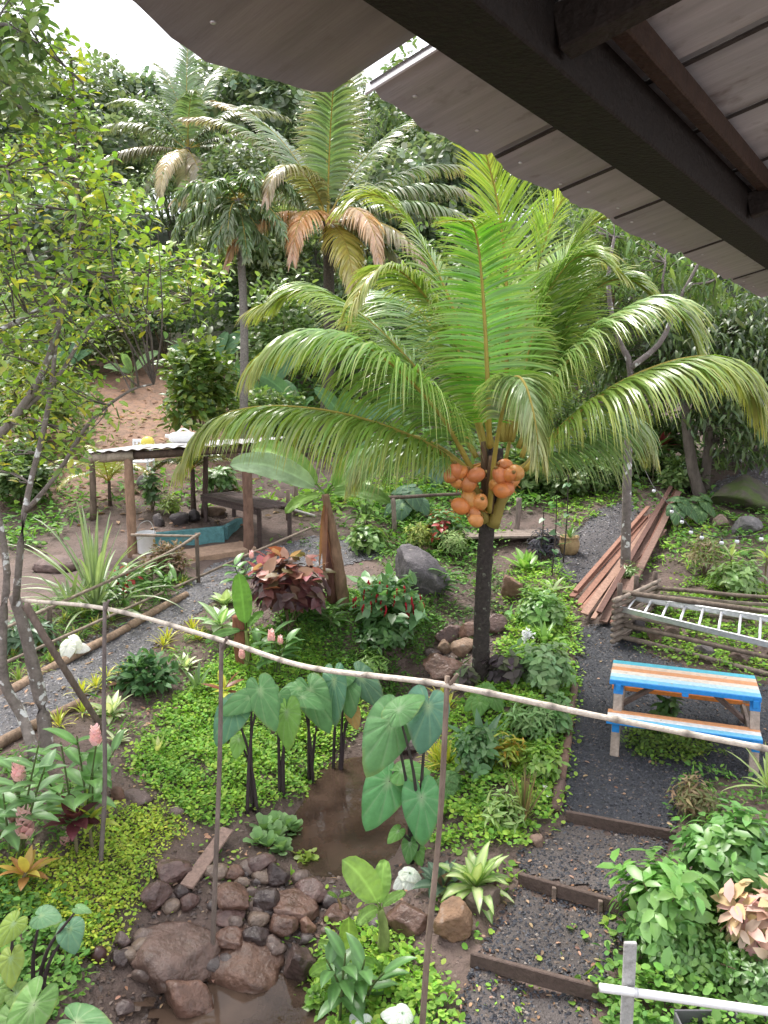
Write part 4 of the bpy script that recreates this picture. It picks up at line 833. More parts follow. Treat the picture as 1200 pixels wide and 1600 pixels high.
rail_thing('thick leaning stick propped against the spotted trunks', [above(40, 945, LT0), above(85, 1020, LT0 + [0, -.05, 0]), at(162, 1142)], .035, (.16, .12, .1), 'leaning_stick', 'stick')
def log(label, a, b, r, c=(.30, .21, .15), n=10): 
    m = MB(); q = smooth_path([at(*a) + [0, 0, r * .6], at((a[0] + b[0]) / 2, (a[1] + b[1]) / 2) + [0, 0, r * .8], at(*b) + [0, 0, r * .6]], n); tube(m, q, np.linspace(r, r * .85, n), 9, c, True, .08); return tag(m.build('edging_log', M['bark']), label, 'log')
log('long edging log on the plant-bed side of the gravel path', (10, 1088), (200, 985), .06); log('edging log nearer the hut on the gravel path border', (203, 982), (292, 932), .055)
log('edging log on the creek side of the gravel path below the trunks', (-20, 1178), (132, 1100), .06, (.24, .17, .12))
log('brown edging log between the bed and the yard near the picnic table', (897, 1075), (888, 1150), .05, (.17, .115, .09)); log('brown edging log below the first one by the yard', (887, 1155), (876, 1225), .05, (.19, .12, .09)); log('stout edging log end beside the white leaf at the yard corner', (875, 1228), (868, 1272), .055, (.15, .10, .085))
for a, b, lb_ in (((884,1283),(1056,1316),'dark board holding the uppermost garden step'),((810,1382),(1000,1436),'dark board with stakes holding the middle garden step'),((735,1508),(950,1566),'dark board holding the lowest garden step')):
    a3, b3_ = at(*a), at(*b); t = thing('step_board', lb_, 'step', (a3 + b3_) / 2); m = MB(); bar(m, a3 + [0, 0, .045], b3_ + [0, 0, .045], .035, .11, (.10, .07, .058), bev=.006); m.build('board', M['wood'], t)
    for u in (.3, .68) if 'middle' in lb_ else (): e = a3 * (1 - u) + b3_ * u + np.array([0, -.03, .03]); m = MB(); bar(m, e - [0, 0, .08], e + [0, 0, .05], .03, .03, (.2, .15, .12), up=(0, 1, 0)); m.build('peg', M['wood'], t)
# white pipe with its weathered upright, grey tub at the frame's foot
g = at(985, 1690); pa, pb_ = above(937, 1543, g), above(1260, 1589, g + [0, -.05, 0])
pv = thing('pvc_pipe', 'white plastic pipe rail at the lower right', 'pipe', pa); m = MB(); tube(m, smooth_path([pa, pb_], 12), .0235, 14, (.8, .8, .8)); m.build('pipe', M['plastic'], pv)
u_ = nrm(pb_ - pa); m = MB(); tube(m, [pa + u_ * .19, pa + u_ * .21], .026, 14, (.6, .6, .62)); m.build('collar', M['plastic'], pv)
m = MB(); e = above(985, 1472, g + [0, .04, 0]); bar(m, [e[0] + .005, e[1], g[2] - .05], e, .025, .07, (.4, .39, .38), up=(1, 0, 0)); tag(m.build('upright_board', M['wood']), 'weathered grey upright board behind the white pipe', 'post')
q = at(1110, 1660); t = thing('plastic_tub', 'dark grey plastic tub under the white pipe', 'tub', q); tw, td, th = .36, .26, .2
for s_, c_, sz in ((0, (0, -td / 2, th / 2), (tw, .012, th)), (0, (0, td / 2, th / 2), (tw, .012, th)), (0, (-tw / 2, 0, th / 2), (.012, td - .03, th)), (0, (tw / 2, 0, th / 2), (.012, td - .03, th))): m = MB(); box(m, q + np.array(c_) + [.02, .03, 0], sz, None, (.12, .115, .125)); m.build('side', M['plastic'], t)
m = MB(); box(m, q + [.02, .03, .02], (tw - .03, td - .03, .012), None, (.12, .115, .125)); m.build('base', M['plastic'], t)
m = MB(); box(m, q + [.02, .03 - td / 2 - .012, th - .005], (tw + .03, .012, .02), None, (.5, .5, .52)); m.build('rim', M['plastic'], t)

# ================================================================== footbridge and rail behind the palm
a3, b3_ = at(770, 858), at(850, 850); t = thing('footbridge', 'small grey plank footbridge behind the palm trunk', 'bridge', a3); zb = max(a3[2], b3_[2]) + .12
for k in range(4): m = MB(); bar(m, [a3[0] - .5, a3[1] + .16 * k, zb], [b3_[0] + .3, a3[1] + .16 * k, zb + .02], .145, .04, (.24, .19, .16)); m.build('plank', M['wood'], t)
for sx in (a3[0] - .2, b3_[0]): m = MB(); tube(m, [[sx, a3[1] + .1, zb - .55], [sx, a3[1] + .1, zb - .02]], .06, 8, (.15, .12, .1)); m.build('support', M['bark'], t)
q0, q1 = at(616, 836), at(806, 832); t = thing('log_rail', 'low dark log rail on posts among the beds behind the palm', 'rail', q0)
pole(t, above(590, 778, q0), above(720, 772, q0), .035, (.1, .075, .06)); post(t, q0 - [0, 0, .1], above(614, 778, q0), .045, (.24, .19, .16)); post(t, q1 - [0, 0, .1], above(811, 778, q1), .05, (.2, .16, .14))
post(t, at(962, 845), above(966, 790, at(962, 845)), .05, (.2, .16, .14)) if False else None
for x, y0, y1, lb_ in ((450, 790, 862, 'slim stake holding a rope beside the banana leaf'), (462, 770, 800, 'dark short stake behind the banana leaf'),):
    g = at(x, y1 - 50 if y1 > 850 else 806); m = MB(); tube(m, [g, above(x, y0 - 25, g)], .045, 7, (.2, .15, .12), True, .08); tag(m.build('stake', M['bark']), lb_, 'stake')
m = MB(); g = at(430, 830); tube(m, smooth_path([above(424, 788, g), above(460, 797, g), above(492, 806, g)], 8), .025, 6, (.5, .47, .43)); tag(m.build('pole', M['wood']), 'pale pole lying between the dark table and the banana', 'pole')
# clay pot
q = at(889, 866); t = thing('clay_pot', 'tan glazed pot beside the path behind the palm', 'pot', q); m = MB(); lathe(m, q, [(.1, 0), (.14, .03), (.17, .14), (.165, .22), (.14, .27), (.16, .29), (.16, .315), (.135, .31), (.12, .27), (.02, .26)], 22, (.36, .25, .13)); m.build('body', M['stone'], t)
# coconuts on the ground
for x, y, lb_ in ((765, 1392, 'dark round coconut lying beside the striped plant'), (152, 1506, 'dark coconut on the mud beside the large flat rock')):
    q = at(x, y); s_ = 12.5 * depth(q) / FPX; m = MB(); m.add(v3 * [1, 1, 1.05] * s_ + q + [0, s_ * .6, s_ * .8], f3, (.06, .025, .022)); tag(m.build('fallen_coconut', M['nut']), lb_, 'coconut')
# split stump and slabs of wood
q = at(380, 1034); m = MB(); tp_ = above(374, 962, q); qq = smooth_path([q - [0, 0, .1], (q + tp_) / 2, tp_], 10); tube(m, qq, np.linspace(.1, .085, 10), 12, (.20, .085, .05), True, .14); tag(m.build('tree_stump', M['bark']), 'short reddish cut stump beside the copper-leaved shrub', 'stump')
a3, b3_ = at(292, 1400), at(356, 1312); m = MB(); bar(m, a3 + [0, 0, .08], b3_ + [0, 0, .1], .11, .025, (.25, .17, .14), up=(.1, -.3, 1)); tag(m.build('old_board', M['wood']), 'old weathered board lying among the creek rocks', 'board')
# string of globe lamps
wp = [(1008,742),(1022,768),(1050,800),(1066,816),(1080,832),(1097,840),(1128,848),(1152,846),(1190,842),(1240,836)]; ds = [13.5,13,12.2,11.8,11.4,11,10.8,10.8,10.6,10.5]
pts = [P(x, y - 7, d) for (x, y), d in zip(wp, ds)]; t = thing('string_lights', 'string of small clear globe bulbs hanging before the mossy boulder', 'string lights', pts[3])
m = MB(); tube(m, smooth_path(pts, 60), .007, 4, (.03, .03, .03), False); m.build('wire', M['plastic'], t)
vmat('bulb', .12, 10, .05, spec=.7)
for p_ in pts[1:-1]:
    m = MB(); v, f = ico(2); m.add(v * .032 + p_ - [0, 0, .065], f, (.75, .76, .8)); bb = m.build('bulb', M['bulb'], t); m = MB(); tube(m, [p_ - [0, 0, .04], p_ + [0, 0, .005]], [.018, .014], 7, (.05, .05, .05)); m.build('socket', M['plastic'], bb)
# ================================================================== forest on the hillside
def forest_tree(seed, cols, r=3.2, hgt=6.5, size=.33, kind='oval', per=24, tc=(.16, .14, .12)):
    rg = np.random.default_rng(seed); t = thing('forest_tree', '', 'tree', (0, 0, 0)); m = MB(); tips = []
    grow(m, tips, (0, 0, -.5), (rg.uniform(-.1, .1), rg.uniform(-.1, .1), 1), hgt * .55, .16, 1, rg, .8, tc, .1, 4); tb_ = m.build('trunk', M['bark'], t)
    cs = [np.array([0, 0, hgt])] + [np.array([rg.normal(0, r * .5), rg.normal(0, r * .5), hgt * rg.uniform(.55, 1.12)]) for _ in range(11)]; rs = [r * .6] + list(rg.uniform(.3, .52, 11) * r)
    m = MB(); crown_cloud(m, cs, rs, per, size, kind, cols, rg, 1.1, .8, .35); m.build('crown', M['leaf'], t); return t
def copy_tree(o, loc, rz, s_, label, group):
    c = o.copy(); col.objects.link(c); c.location = [float(a) for a in loc]; c.rotation_euler = (0, 0, rz); c.scale = (s_, s_, s_ * 1.05); tag(c, label, 'tree', group)
    for ch_ in o.children: d = ch_.copy(); col.objects.link(d); d.parent = c
    return c
FG = [[(.13, .19, .09), (.165, .225, .105)], [(.19, .235, .14), (.155, .205, .115)], [(.19, .27, .115), (.15, .225, .095)], [(.155, .22, .14), (.2, .255, .17)], [(.22, .275, .115), (.18, .23, .105)]]
protos = [forest_tree(900 + k, FG[k], kind=['oval', 'oval', 'droop', 'round', 'oval'][k]) for k in range(5)]
FLAB = ['dark-leaved tree in the dense forest on the hillside', 'grey-green tree in the dense forest on the hillside', 'mid-green drooping tree in the dense forest on the hillside', 'round-leaved bluish tree in the dense forest on the hillside', 'yellowish-green tree in the dense forest on the hillside']
rg = np.random.default_rng(77); used = [False] * 5; spots = []
for row, (yy, dx, s0) in enumerate([(30, 3.6, .75), (35, 4.0, .9), (41, 4.6, 1.0), (48, 5.2, 1.0), (55, 6.0, 1.05)]):
    half = yy * .62
    for x in np.arange(-half, half, dx):
        X = x + rg.uniform(-1, 1); Y = yy + rg.uniform(-2, 2)
        if row == 0 and -10.5 < X < -4.5: continue
        if row == 0 and X > 9: continue
        spots.append((X, Y, s0 * rg.uniform(.8, 1.2)))
for k, (X, Y, s_) in enumerate(spots):
    j = int(rg.integers(0, 5)); loc = (X, Y, h1(X, Y) - .2)
    if not used[j]:
        o = protos[j]; used[j] = True; o.location = loc; o.rotation_euler = (0, 0, rg.uniform(0, 6)); o.scale = (s_,) * 3; tag(o, FLAB[j], 'tree', 'trees of the hillside forest, kind %s' % 'ABCDE'[j] if False else FLAB[j].replace(' tree in', ' trees in'))
    else: copy_tree(protos[j], loc, rg.uniform(0, 6), s_, FLAB[j], FLAB[j].replace(' tree in', ' trees in'))

# ================================================================== nearer trees, each its own
def aimed_tree(name, label, base, limbs, tips_px, leafspec, seed, c=(.2, .17, .15), mat='lichen_bark', r0=.08, leafmat='leaf', twig=.006):
    """trunk and limbs along points; twigs reach from the limbs to the places where its foliage stands"""
    rg = np.random.default_rng(seed); t = thing(name, label, 'tree', base); nodes = []; tr = MB()
    for k, (pts, ra, rb) in enumerate(limbs):
        q = smooth_path(pts, 14); mb = MB(); tube(mb, q, np.linspace(ra, rb, 14), 8, c, True, .07, rg); mb.build('trunk' if k == 0 else 'limb', M[mat], t); nodes.append(q[2:])
    nodes = np.concatenate(nodes); tw = MB(); lf = MB(); tips = []
    for p in tips_px:
        i = int(np.argmin(((nodes - p) ** 2).sum(-1))); a = nodes[i]; dv = p - a; mid = (a + p) / 2 + rg.normal(0, .06, 3) * np.linalg.norm(dv)
        tube(tw, smooth_path([a, mid, p], 6), np.linspace(twig * 1.6, twig * .5, 6), 4, np.array(c) * .7, False); tips.append((p, nrm(dv + 1e-6))); tips.append(((mid + p) / 2, nrm(dv + 1e-6)))
    tw.build('twigs' if False else 'branchlet', M['bark'], t)
    per, reach, size, kind, cols, wid, dr = leafspec; tip_leaves(lf, tips, per, reach, size, kind, cols, rg, wid, dr); lf.build('crown', M[leafmat], t); return t
def vol(pgpx, n, d0, d1, rg):
    pg = np.array(pgpx, float); lo, hi = pg.min(0), pg.max(0); out = []
    while len(out) < n:
        q = rg.uniform(lo, hi, (n, 2)); q = q[inside(pg, q[:, 0], q[:, 1])]
        out += [P(a, b, rg.uniform(d0, d1)) for a, b in q]
    return out[:n]
rg = np.random.default_rng(31)
bt = at(72, 1168)
tp = vol([(-60,210),(60,200),(150,240),(235,330),(270,420),(200,520),(60,560),(-60,560)], 165, 5.6, 9.5, rg) + vol([(200,400),(345,395),(350,460),(250,500)], 34, 7.0, 9.0, rg) + vol([(-60,560),(90,540),(180,600),(130,740),(-60,760)], 38, 6.0, 9.0, rg) + vol([(60,60),(140,70),(160,230),(80,230)], 16, 6.5, 7.5, rg)
LC = [(.26, .38, .05), (.32, .42, .06), (.18, .3, .055), (.22, .35, .06), (.42, .42, .06), (.13, .23, .05), (.2, .32, .08)]
aimed_tree('fruit_tree', 'sprawling leafy tree with bright yellow-green leaves on the left', bt, [
 ([bt - [0,0,.1], P(66,1110,7.5), P(45,1010,7.4), P(22,930,7.3)], .07, .05),
 ([P(24,945,7.3), P(40,790,7.2), P(75,640,7.3), P(92,500,7.4), P(120,330,7.4)], .036, .012),
 ([at(60,1195), P(35,1120,7.3), P(5,1060,7.2), P(5,960,7.1), P(10,880,7.0), P(-20,720,6.8)], .06, .025),
 ([P(-40,720,6.8), P(20,655,6.9), P(70,575,7.0), P(112,430,7.0), P(130,330,7.0)], .045, .015),
 ([P(20,655,6.9), P(90,590,7.1), P(150,500,7.4), P(230,490,7.8), P(330,462,8.2)], .025, .008),
 ([P(-40,535,6.6), P(50,490,6.8), P(130,440,7.2), P(220,430,7.6)], .025, .008),
 ([P(40,800,7.2), P(90,740,7.0), P(140,660,6.9), P(200,612,6.8), P(240,600,6.8)], .025, .007),
 ([P(120,330,7.4), P(118,200,7.2), P(112,90,7.0)], .02, .006),
 ([P(92,500,7.4), P(40,380,7.0), P(10,260,6.8)], .03, .01)],
 tp, (10, .18, .10, 'oval', LC, 1.0, .15), 41, (.2, .17, .15))
# overhanging dark-leaved branch at the top left
b0 = np.array([-5.2, 7.0, h1(-5.2, 7.0)]); tp = vol([(-80,-60),(90,-60),(70,60),(110,150),(60,200),(-80,200)], 48, 6.0, 8.5, rg)
aimed_tree('broadleaf_tree', 'dark-leaved tree whose branches hang in at the top left', b0, [([b0, P(-140,400,7.2), P(-110,150,7.2), P(-60,20,7.2)], .12, .05), ([P(-110,150,7.2), P(-20,40,7.0), P(60,70,7.0), P(130,130,7.0)], .03, .01), ([P(-110,220,7.2), P(-30,150,7), P(60,180,7)], .03, .01)],
 tp, (8, .22, .15, 'oval', [(.10, .16, .06), (.08, .13, .055), (.13, .19, .075), (.09, .145, .06), (.15, .2, .08)], .95, .25), 42, (.17, .15, .14), 'bark')
# the lichen-spotted tree beside the planks
b0 = at(977, 905); D_ = depth(b0)
tp = vol([(1000,400),(1130,400),(1120,470),(1010,470)], 22, D_ - .6, D_ + .8, rg) + vol([(880,330),(1000,340),(1000,420),(930,420)], 30, D_ - .3, D_ + 1.2, rg)
aimed_tree('spotted_tree', 'slim tree with white lichen spots on its trunk beside the planks', b0, [([b0 - [0,0,.1], above(979,800,b0), above(982,680,b0), above(985,575,b0), above(962,520,b0), above(950,440,b0), above(960,370,b0)], .08, .02), ([above(985,575,b0), above(1032,535,b0), above(1058,475,b0), above(1082,430,b0), above(1100,395,b0)], .045, .02), ([above(1045,500,b0), above(1035,450,b0), above(1040,410,b0)], .03, .012), ([above(1075,445,b0), above(1110,440,b0), above(1130,425,b0)], .02, .01)],
 tp, (9, .25, .24, 'droop', [(.13, .2, .07), (.09, .15, .05), (.17, .24, .08)], .9, .6), 43, (.17, .145, .135))
# mango tree at the right
b0 = at(1098, 778); D_ = depth(b0)
tp = vol([(1010,470),(1120,450),(1260,440),(1260,700),(1160,680),(1080,650),(1020,600)], 360, D_ - 1.5, D_ + 3.5, rg) + vol([(860,420),(1010,380),(1020,620),(900,620)], 130, D_ + 1, D_ + 4, rg) + vol([(1090,640),(1200,640),(1200,720),(1130,700)], 30, D_ + .5, D_ + 3, rg)
aimed_tree('mango_tree', 'dark leafy mango tree at the right with two bare trunks', b0, [([b0 - [0,0,.1], above(1085,745,b0), above(1076,690,b0), above(1068,620,b0), above(1050,520,b0)], .13, .06), ([above(1100,775,b0 + [0,.2,0]), above(1106,700,b0 + [0,.2,0]), above(1112,610,b0 + [0,.2,0]), above(1150,520,b0 + [0,.4,0])], .1, .05), ([above(1112,610,b0 + [0,.2,0]), above(1180,570,b0 + [0,.6,0]), above(1240,560,b0 + [0,1,0])], .05, .02)],
 tp, (13, .38, .26, 'droop', [(.045, .08, .03), (.06, .10, .035), (.09, .14, .045), (.12, .17, .06)], .95, .7), 44, (.12, .1, .085), 'bark')

# ------------------------------------------------------------------ shrubs and leafy masses of the middle distance
def far_bush(label, px, py, wpx, hpx, size_px, kind, cols, seed, d=None, n=900, whorl=0, wid=1., droop=.15, hollow=.45, name='bush', cat='bush', mat='leaf'):
    b = at(px, py) if d is None else P(px, py, d); s_ = depth(b) / FPX
    return bush(name, label, cat, b, wpx * s_ / 2, hpx * s_, n, size_px * s_, kind, cols, seed, whorl=whorl, wid=wid, droop=droop, hollow=hollow, stemr=.02, mat=mat)
DG, MG, BG = [(.085, .14, .06), (.11, .17, .07)], [(.14, .22, .08), (.18, .26, .09)], [(.16, .24, .06), (.2, .27, .07)]
BB = [('dark rounded bush on the bare slope behind the young banana',185,585,95,95,9,'oval',[(.13,.16,.05),(.09,.12,.04)],0),
('bright-leaved shrub at the edge of the bare slope behind the ruffled palm trunk',315,700,110,170,17,'oval',[(.14,.22,.05),(.2,.26,.05),(.1,.17,.05)],0),
('leafy shrub under the sprawling tree left of the slope',60,700,140,150,14,'oval',[(.15,.22,.05),(.1,.16,.05),(.22,.26,.05)],0),
('dense green shrub in the lower left under the sprawling tree',35,790,90,90,13,'oval',[(.07,.12,.04),(.11,.17,.05)],0),
('tall dark thicket behind the two palms',560,600,170,190,12,'oval',DG,0),
('mid-green thicket right of the ruffled palm trunk',440,640,140,190,13,'oval',MG,0),
('blue-green leafy mass behind the central palm crown',650,640,200,230,13,'droop',[(.10,.17,.07),(.14,.21,.09)],0),
('dark leafy mass behind the spotted tree',900,650,220,260,14,'oval',DG,0),
('bright feathery shrub left of the mango crown',955,480,90,90,12,'droop',[(.18,.28,.08),(.14,.24,.07)],14.5),
('leafy shrub between the palm crown and the spotted tree',860,720,120,120,12,'oval',MG,0),
('low shrub below the mango crown at the right',1030,720,90,70,11,'oval',MG,0),
('dark leafy shrub at the foot of the forest on the left',110,560,140,130,10,'oval',DG,0),
('dark leafy bush at the forest edge behind the bare slope',260,560,130,150,10,'oval',DG,0),
('shaded bush at the forest edge beside the tall palm trunk',400,560,140,200,10,'round',DG,0),
('leafy bush at the forest edge right of the tall palm',720,600,200,260,11,'oval',MG,0),
('leafy mound at the forest foot left of the bare slope',40,585,150,110,11,'oval',MG,0),('bright leafy bush above the bare slope',200,535,120,90,10,'oval',MG,0),('fresh green bush below the tall palm',470,590,130,110,11,'round',MG,0),('fresh green bush right of the tall palm trunk',590,610,140,120,11,'oval',MG,0),('light green bush behind the left edge of the main palm',420,700,110,90,12,'oval',MG,0),('low leafy bush on the slope left of the spotted trunk',925,765,80,50,12,'oval',MG,0),('leafy bush behind the spotted trunk on the slope',990,745,80,56,12,'oval',MG,0),('bright low bush under the right-hand fronds',880,775,70,50,12,'oval',MG,0),('leafy bush between the two far trunks and the planks',1065,768,60,50,11,'oval',MG,0),('broad-leaved bush behind the log rail right of the palm',830,770,80,60,14,'round',MG,0),('shaded bush high behind the right-hand fronds',1000,560,180,200,11,'oval',DG,0)]
for k, (lb_, x, y, w_, h_, sz, kd, cs, d_) in enumerate(BB): far_bush(lb_, x, y, w_, h_, sz, kd, cs, 500 + k, d_ or None, n=1500)
# ================================================================== creeping ground cover
YG = [(.42, .52, .07), (.36, .48, .06), (.48, .54, .09), (.25, .4, .06)]; CG = [(.22, .41, .06), (.17, .34, .055), (.3, .46, .07)]; KG = [(.13, .28, .055), (.095, .21, .045), (.18, .33, .07)]; OG = [(.07, .14, .04), (.1, .18, .045)]
gap = lambda s, lo: (lambda p, rg: vnoise(p[:, 0], p[:, 1], 6, s) + rg.uniform(-.4, .4, len(p)) > lo)
z = [([(110,1340),(190,1265),(255,1262),(290,1290),(235,1335),(222,1400),(185,1465),(130,1500),(60,1440),(0,1420),(0,1345)],6500,.024,'round',YG,.10,'bright yellow-green creeping ground cover beside the creek rocks',None),
([(200,1200),(255,1110),(330,1040),(400,990),(470,985),(560,1070),(570,1120),(500,1200),(470,1240),(400,1262),(330,1292),(270,1262)],4200,.034,'round',CG,.10,'fresh green creeping ground cover around the taro plants',gap(2,-.75)),
([(400,1000),(470,930),(560,925),(665,945),(690,985),(650,1050),(600,1095),(540,1085)],3300,.036,'round',KG,.09,'green ground cover on the creek bank below the boulder',gap(1,-.4)),
([(790,1000),(830,925),(890,960),(902,1000),(893,1100),(880,1200),(862,1280),(800,1330),(690,1335),(665,1240),(700,1110),(745,1085)],2900,.04,'round',CG,.14,'leafy ground cover in the bed right of the creek',gap(3,-.5)),
([(485,1500),(560,1440),(620,1470),(690,1540),(705,1600),(690,1680),(480,1690),(470,1580)],2600,.04,'round',CG,.14,'round-leaved ground cover around the small banana plant',None),
([(1000,1430),(1100,1400),(1250,1360),(1250,1720),(955,1720),(945,1590),(965,1500)],2100,.05,'round',KG,.30,'leafy ground cover at the lower right corner',None),
([(-40,1350),(80,1400),(150,1460),(125,1540),(60,1600),(-40,1620)],2400,.04,'round',KG,.12,'darker green ground cover in the lower left corner',None),
([(985,1015),(1000,960),(1085,900),(1250,930),(1250,1080),(1100,1045)],1500,.04,'round',CG,.10,'green ground cover inside the pole fence',gap(5,-.35)),
([(975,1165),(1000,1140),(1045,1132),(1100,1155),(1118,1172),(1085,1190),(1010,1186)],3200,.035,'round',[(.18,.28,.05),(.13,.22,.05)],.12,'island of low green plants under the picnic table',None),
([(-40,1085),(-40,1000),(100,930),(200,890),(285,880),(300,905),(280,930),(130,1003),(0,1075)],1000,.07,'lance',KG,.16,'mixed low foliage in the border left of the gravel path',gap(6,-.3)),
([(140,1115),(250,1025),(330,955),(400,925),(440,985),(340,1030),(255,1085),(205,1150),(160,1160)],800,.06,'lance',KG,.12,'mixed low foliage in the border right of the gravel path',gap(8,-.1)),
([(850,800),(900,760),(1000,740),(1010,770),(960,790),(890,830)],500,.07,'oval',CG,.12,'green patch on the slope behind the palm',gap(4,-.3)),
([(600,860),(620,810),(700,800),(780,830),(760,870),(700,880)],600,.09,'oval',KG,.3,'low foliage behind the large boulder',None),
([(660,1000),(740,930),(800,900),(830,925),(790,990),(745,1040)],900,.05,'oval',OG,.1,'sparse weeds among the creek stones behind the palm',gap(9,.05)),
([(560,800),(700,760),(860,770),(850,800),(700,800),(600,830)],330,.12,'oval',KG,.35,'tangled low plants behind the log rail',None),
([(400,790),(560,760),(700,740),(700,770),(560,800),(480,815)],260,.14,'oval',CG,.4,'tangled low plants behind the banana',gap(3,-.3)),
([(-20,780),(90,740),(140,800),(60,860),(-20,870)],260,.12,'oval',KG,.35,'undergrowth below the sprawling tree on the left',gap(3,-.2)),
([(1000,790),(1090,770),(1180,800),(1250,820),(1250,900),(1090,880)],420,.09,'oval',KG,.22,'low plants below the spotted and mango trees',gap(2,-.2)),
([(730,1330),(800,1345),(800,1395),(740,1480),(700,1470),(690,1400)],600,.045,'round',CG,.06,'sparse weeds beside the garden steps',gap(2,.0)),
([(870,1470),(960,1440),(960,1560),(900,1580)],700,.045,'round',CG,.06,'weeds creeping onto the garden steps from the right',gap(7,.1)),
([(700,1520),(850,1540),(840,1640),(700,1640)],500,.035,'round',CG,.04,'thin moss and weeds on the lowest step',gap(4,.25)),
([(250,1300),(400,1330),(520,1400),(560,1470),(470,1530),(330,1440),(230,1360)],420,.035,'round',CG,.05,'tiny weeds between the creek rocks',gap(5,.1)),
([(60,660),(330,640),(420,720),(400,790),(250,800),(120,800)],45,.14,'lance',[(.2,.24,.08),(.14,.2,.06)],.2,'scattered weeds on the bare red slope',gap(3,.1))]
z += [([(590,885),(600,850),(700,850),(765,862),(790,905),(745,935),(690,925)],700,.06,'oval',KG,.18,'leafy plants around the foot of the large boulder',gap(7,-.3)),
([(990,865),(1075,800),(1120,850),(1095,895),(1010,895)],420,.07,'oval',CG,.16,'low plants between the planks and the bulbs',gap(5,-.2)),
([(130,790),(180,745),(330,740),(420,755),(400,790),(300,800),(210,800)],90,.13,'oval',KG,.3,'low plants growing behind the hut',gap(4,.0)),
([(-30,555),(150,550),(150,640),(120,720),(-30,760)],55,.2,'oval',[(.14,.22,.06),(.1,.17,.05)],.5,'leafy undergrowth on the slope behind the sprawling tree',gap(2,-.4)),
([(240,560),(360,560),(400,640),(330,690),(280,640)],50,.2,'oval',[(.13,.21,.06),(.1,.17,.05)],.5,'leafy undergrowth on the slope behind the ruffled palm',gap(5,-.4)),
([(330,600),(520,585),(760,610),(1000,600),(1010,700),(900,730),(700,735),(560,740),(420,700)],55,.26,'oval',[(.11,.2,.06),(.14,.24,.08),(.09,.16,.055)],.7,'leafy undergrowth at the foot of the forest behind the palm',gap(3,-.5)),
([(780,960),(800,890),(870,880),(900,920),(900,975),(830,930)],1100,.055,'oval',CG,.14,'leafy plants in the bed behind the palm trunk',gap(2,-.45)),
([(430,1000),(440,950),(520,940),(560,985),(500,1010)],1800,.045,'round',KG,.12,'green ground cover under the copper-leaved shrub',gap(6,-.5)),
([(540,960),(600,900),(690,925),(720,960),(690,990),(600,990)],1300,.05,'oval',KG,.16,'leafy ground cover below the large boulder',gap(4,-.45)),
([(1040,1215),(1120,1200),(1250,1235),(1250,1330),(1060,1320),(1060,1260)],900,.05,'oval',KG,.14,'low weeds at the edge of the yard below the picnic table',gap(2,-.2)),
([(-40,1180),(70,1180),(150,1240),(110,1340),(-40,1340)],900,.07,'lance',KG,.18,'narrow-leaved weeds under the pink gingers',gap(2,-.35)),
([(860,760),(960,700),(1090,690),(1120,740),(1010,790),(940,770)],150,.12,'oval',[(.14,.24,.07),(.1,.19,.06)],.3,'low plants on the slope behind the spotted tree',gap(3,-.1)),
([(440,840),(560,800),(620,830),(600,880),(545,870)],260,.08,'oval',KG,.16,'weeds on the path edge around the banana',gap(3,.05)),
([(420,1010),(470,985),(560,1075),(540,1100)],1500,.035,'round',CG,.08,'thin ground cover above the taro row',gap(3,-.2))]
for k, (pg, dn, sz, kd, cs, hg, lb_, kp) in enumerate(z): cover(poly(pg), dn, sz, kd, cs, hg, 600 + k, lb_, 'low_foliage' if hg > .2 else 'ground_cover', 'leaf_matte', 34000, keep=kp)
pebbles('soil_clods', poly([(-60,1010),(330,900),(700,880),(900,900),(900,1250),(800,1400),(690,1660),(-60,1660)]), 150, .022, [(.11, .078, .066), (.085, .06, .052), (.15, .11, .09)], 90, 'small clods and crumbs of brown soil in the beds', .0, 9000)
# fallen leaves and straw
def litter(pg, n, cols, seed, label, size=.06):
    rg = np.random.default_rng(seed); p = scatter(poly(pg), 400, rg, 99999); p = p[rg.permutation(len(p))[:n]] + [0, 0, .022]; m = MB()
    leaves(m, 'oval', p, rdir(len(p), rg, -.1, .15), nrm(Z3 + rg.normal(0, .25, (len(p), 3))), size * rg.uniform(.5, 1.3, len(p)), jit(cols, len(p), rg, .3, .1), 1., rg); o = m.build('leaf_litter', M['leaf_matte'], origin=(0, 0, 0)); o['label'] = label; struct(o, 'stuff')
TAN = [(.42, .26, .17), (.34, .2, .12), (.5, .34, .22), (.25, .15, .1)]
litter([(890,990),(980,990),(1240,1100),(1240,1230),(1050,1300),(880,1280)], 110, TAN, 1, 'tan fallen leaves on the dark yard gravel', .042)
litter([(820,1290),(1040,1320),(950,1550),(900,1640),(690,1640),(740,1500)], 170, TAN, 2, 'tan fallen leaves on the garden steps', .038)
litter([(0,1090),(250,950),(380,870),(600,850),(540,880),(330,950),(130,1100),(0,1170)], 130, TAN, 3, 'tan fallen leaves on the gravel path', .07)
litter([(60,620),(330,600),(460,780),(400,850),(100,820)], 500, [(.35, .2, .13), (.45, .3, .2), (.28, .17, .11)], 4, 'dry leaves and straw on the red slope', .16)
litter([(160,1120),(280,1090),(240,1260),(170,1250)], 90, TAN, 5, 'dry leaves on the bare soil track', .05)
litter([(140,1560),(330,1300),(640,1340),(760,1420),(560,1480),(300,1620)], 160, TAN, 6, 'dry leaves between the creek rocks', .05)
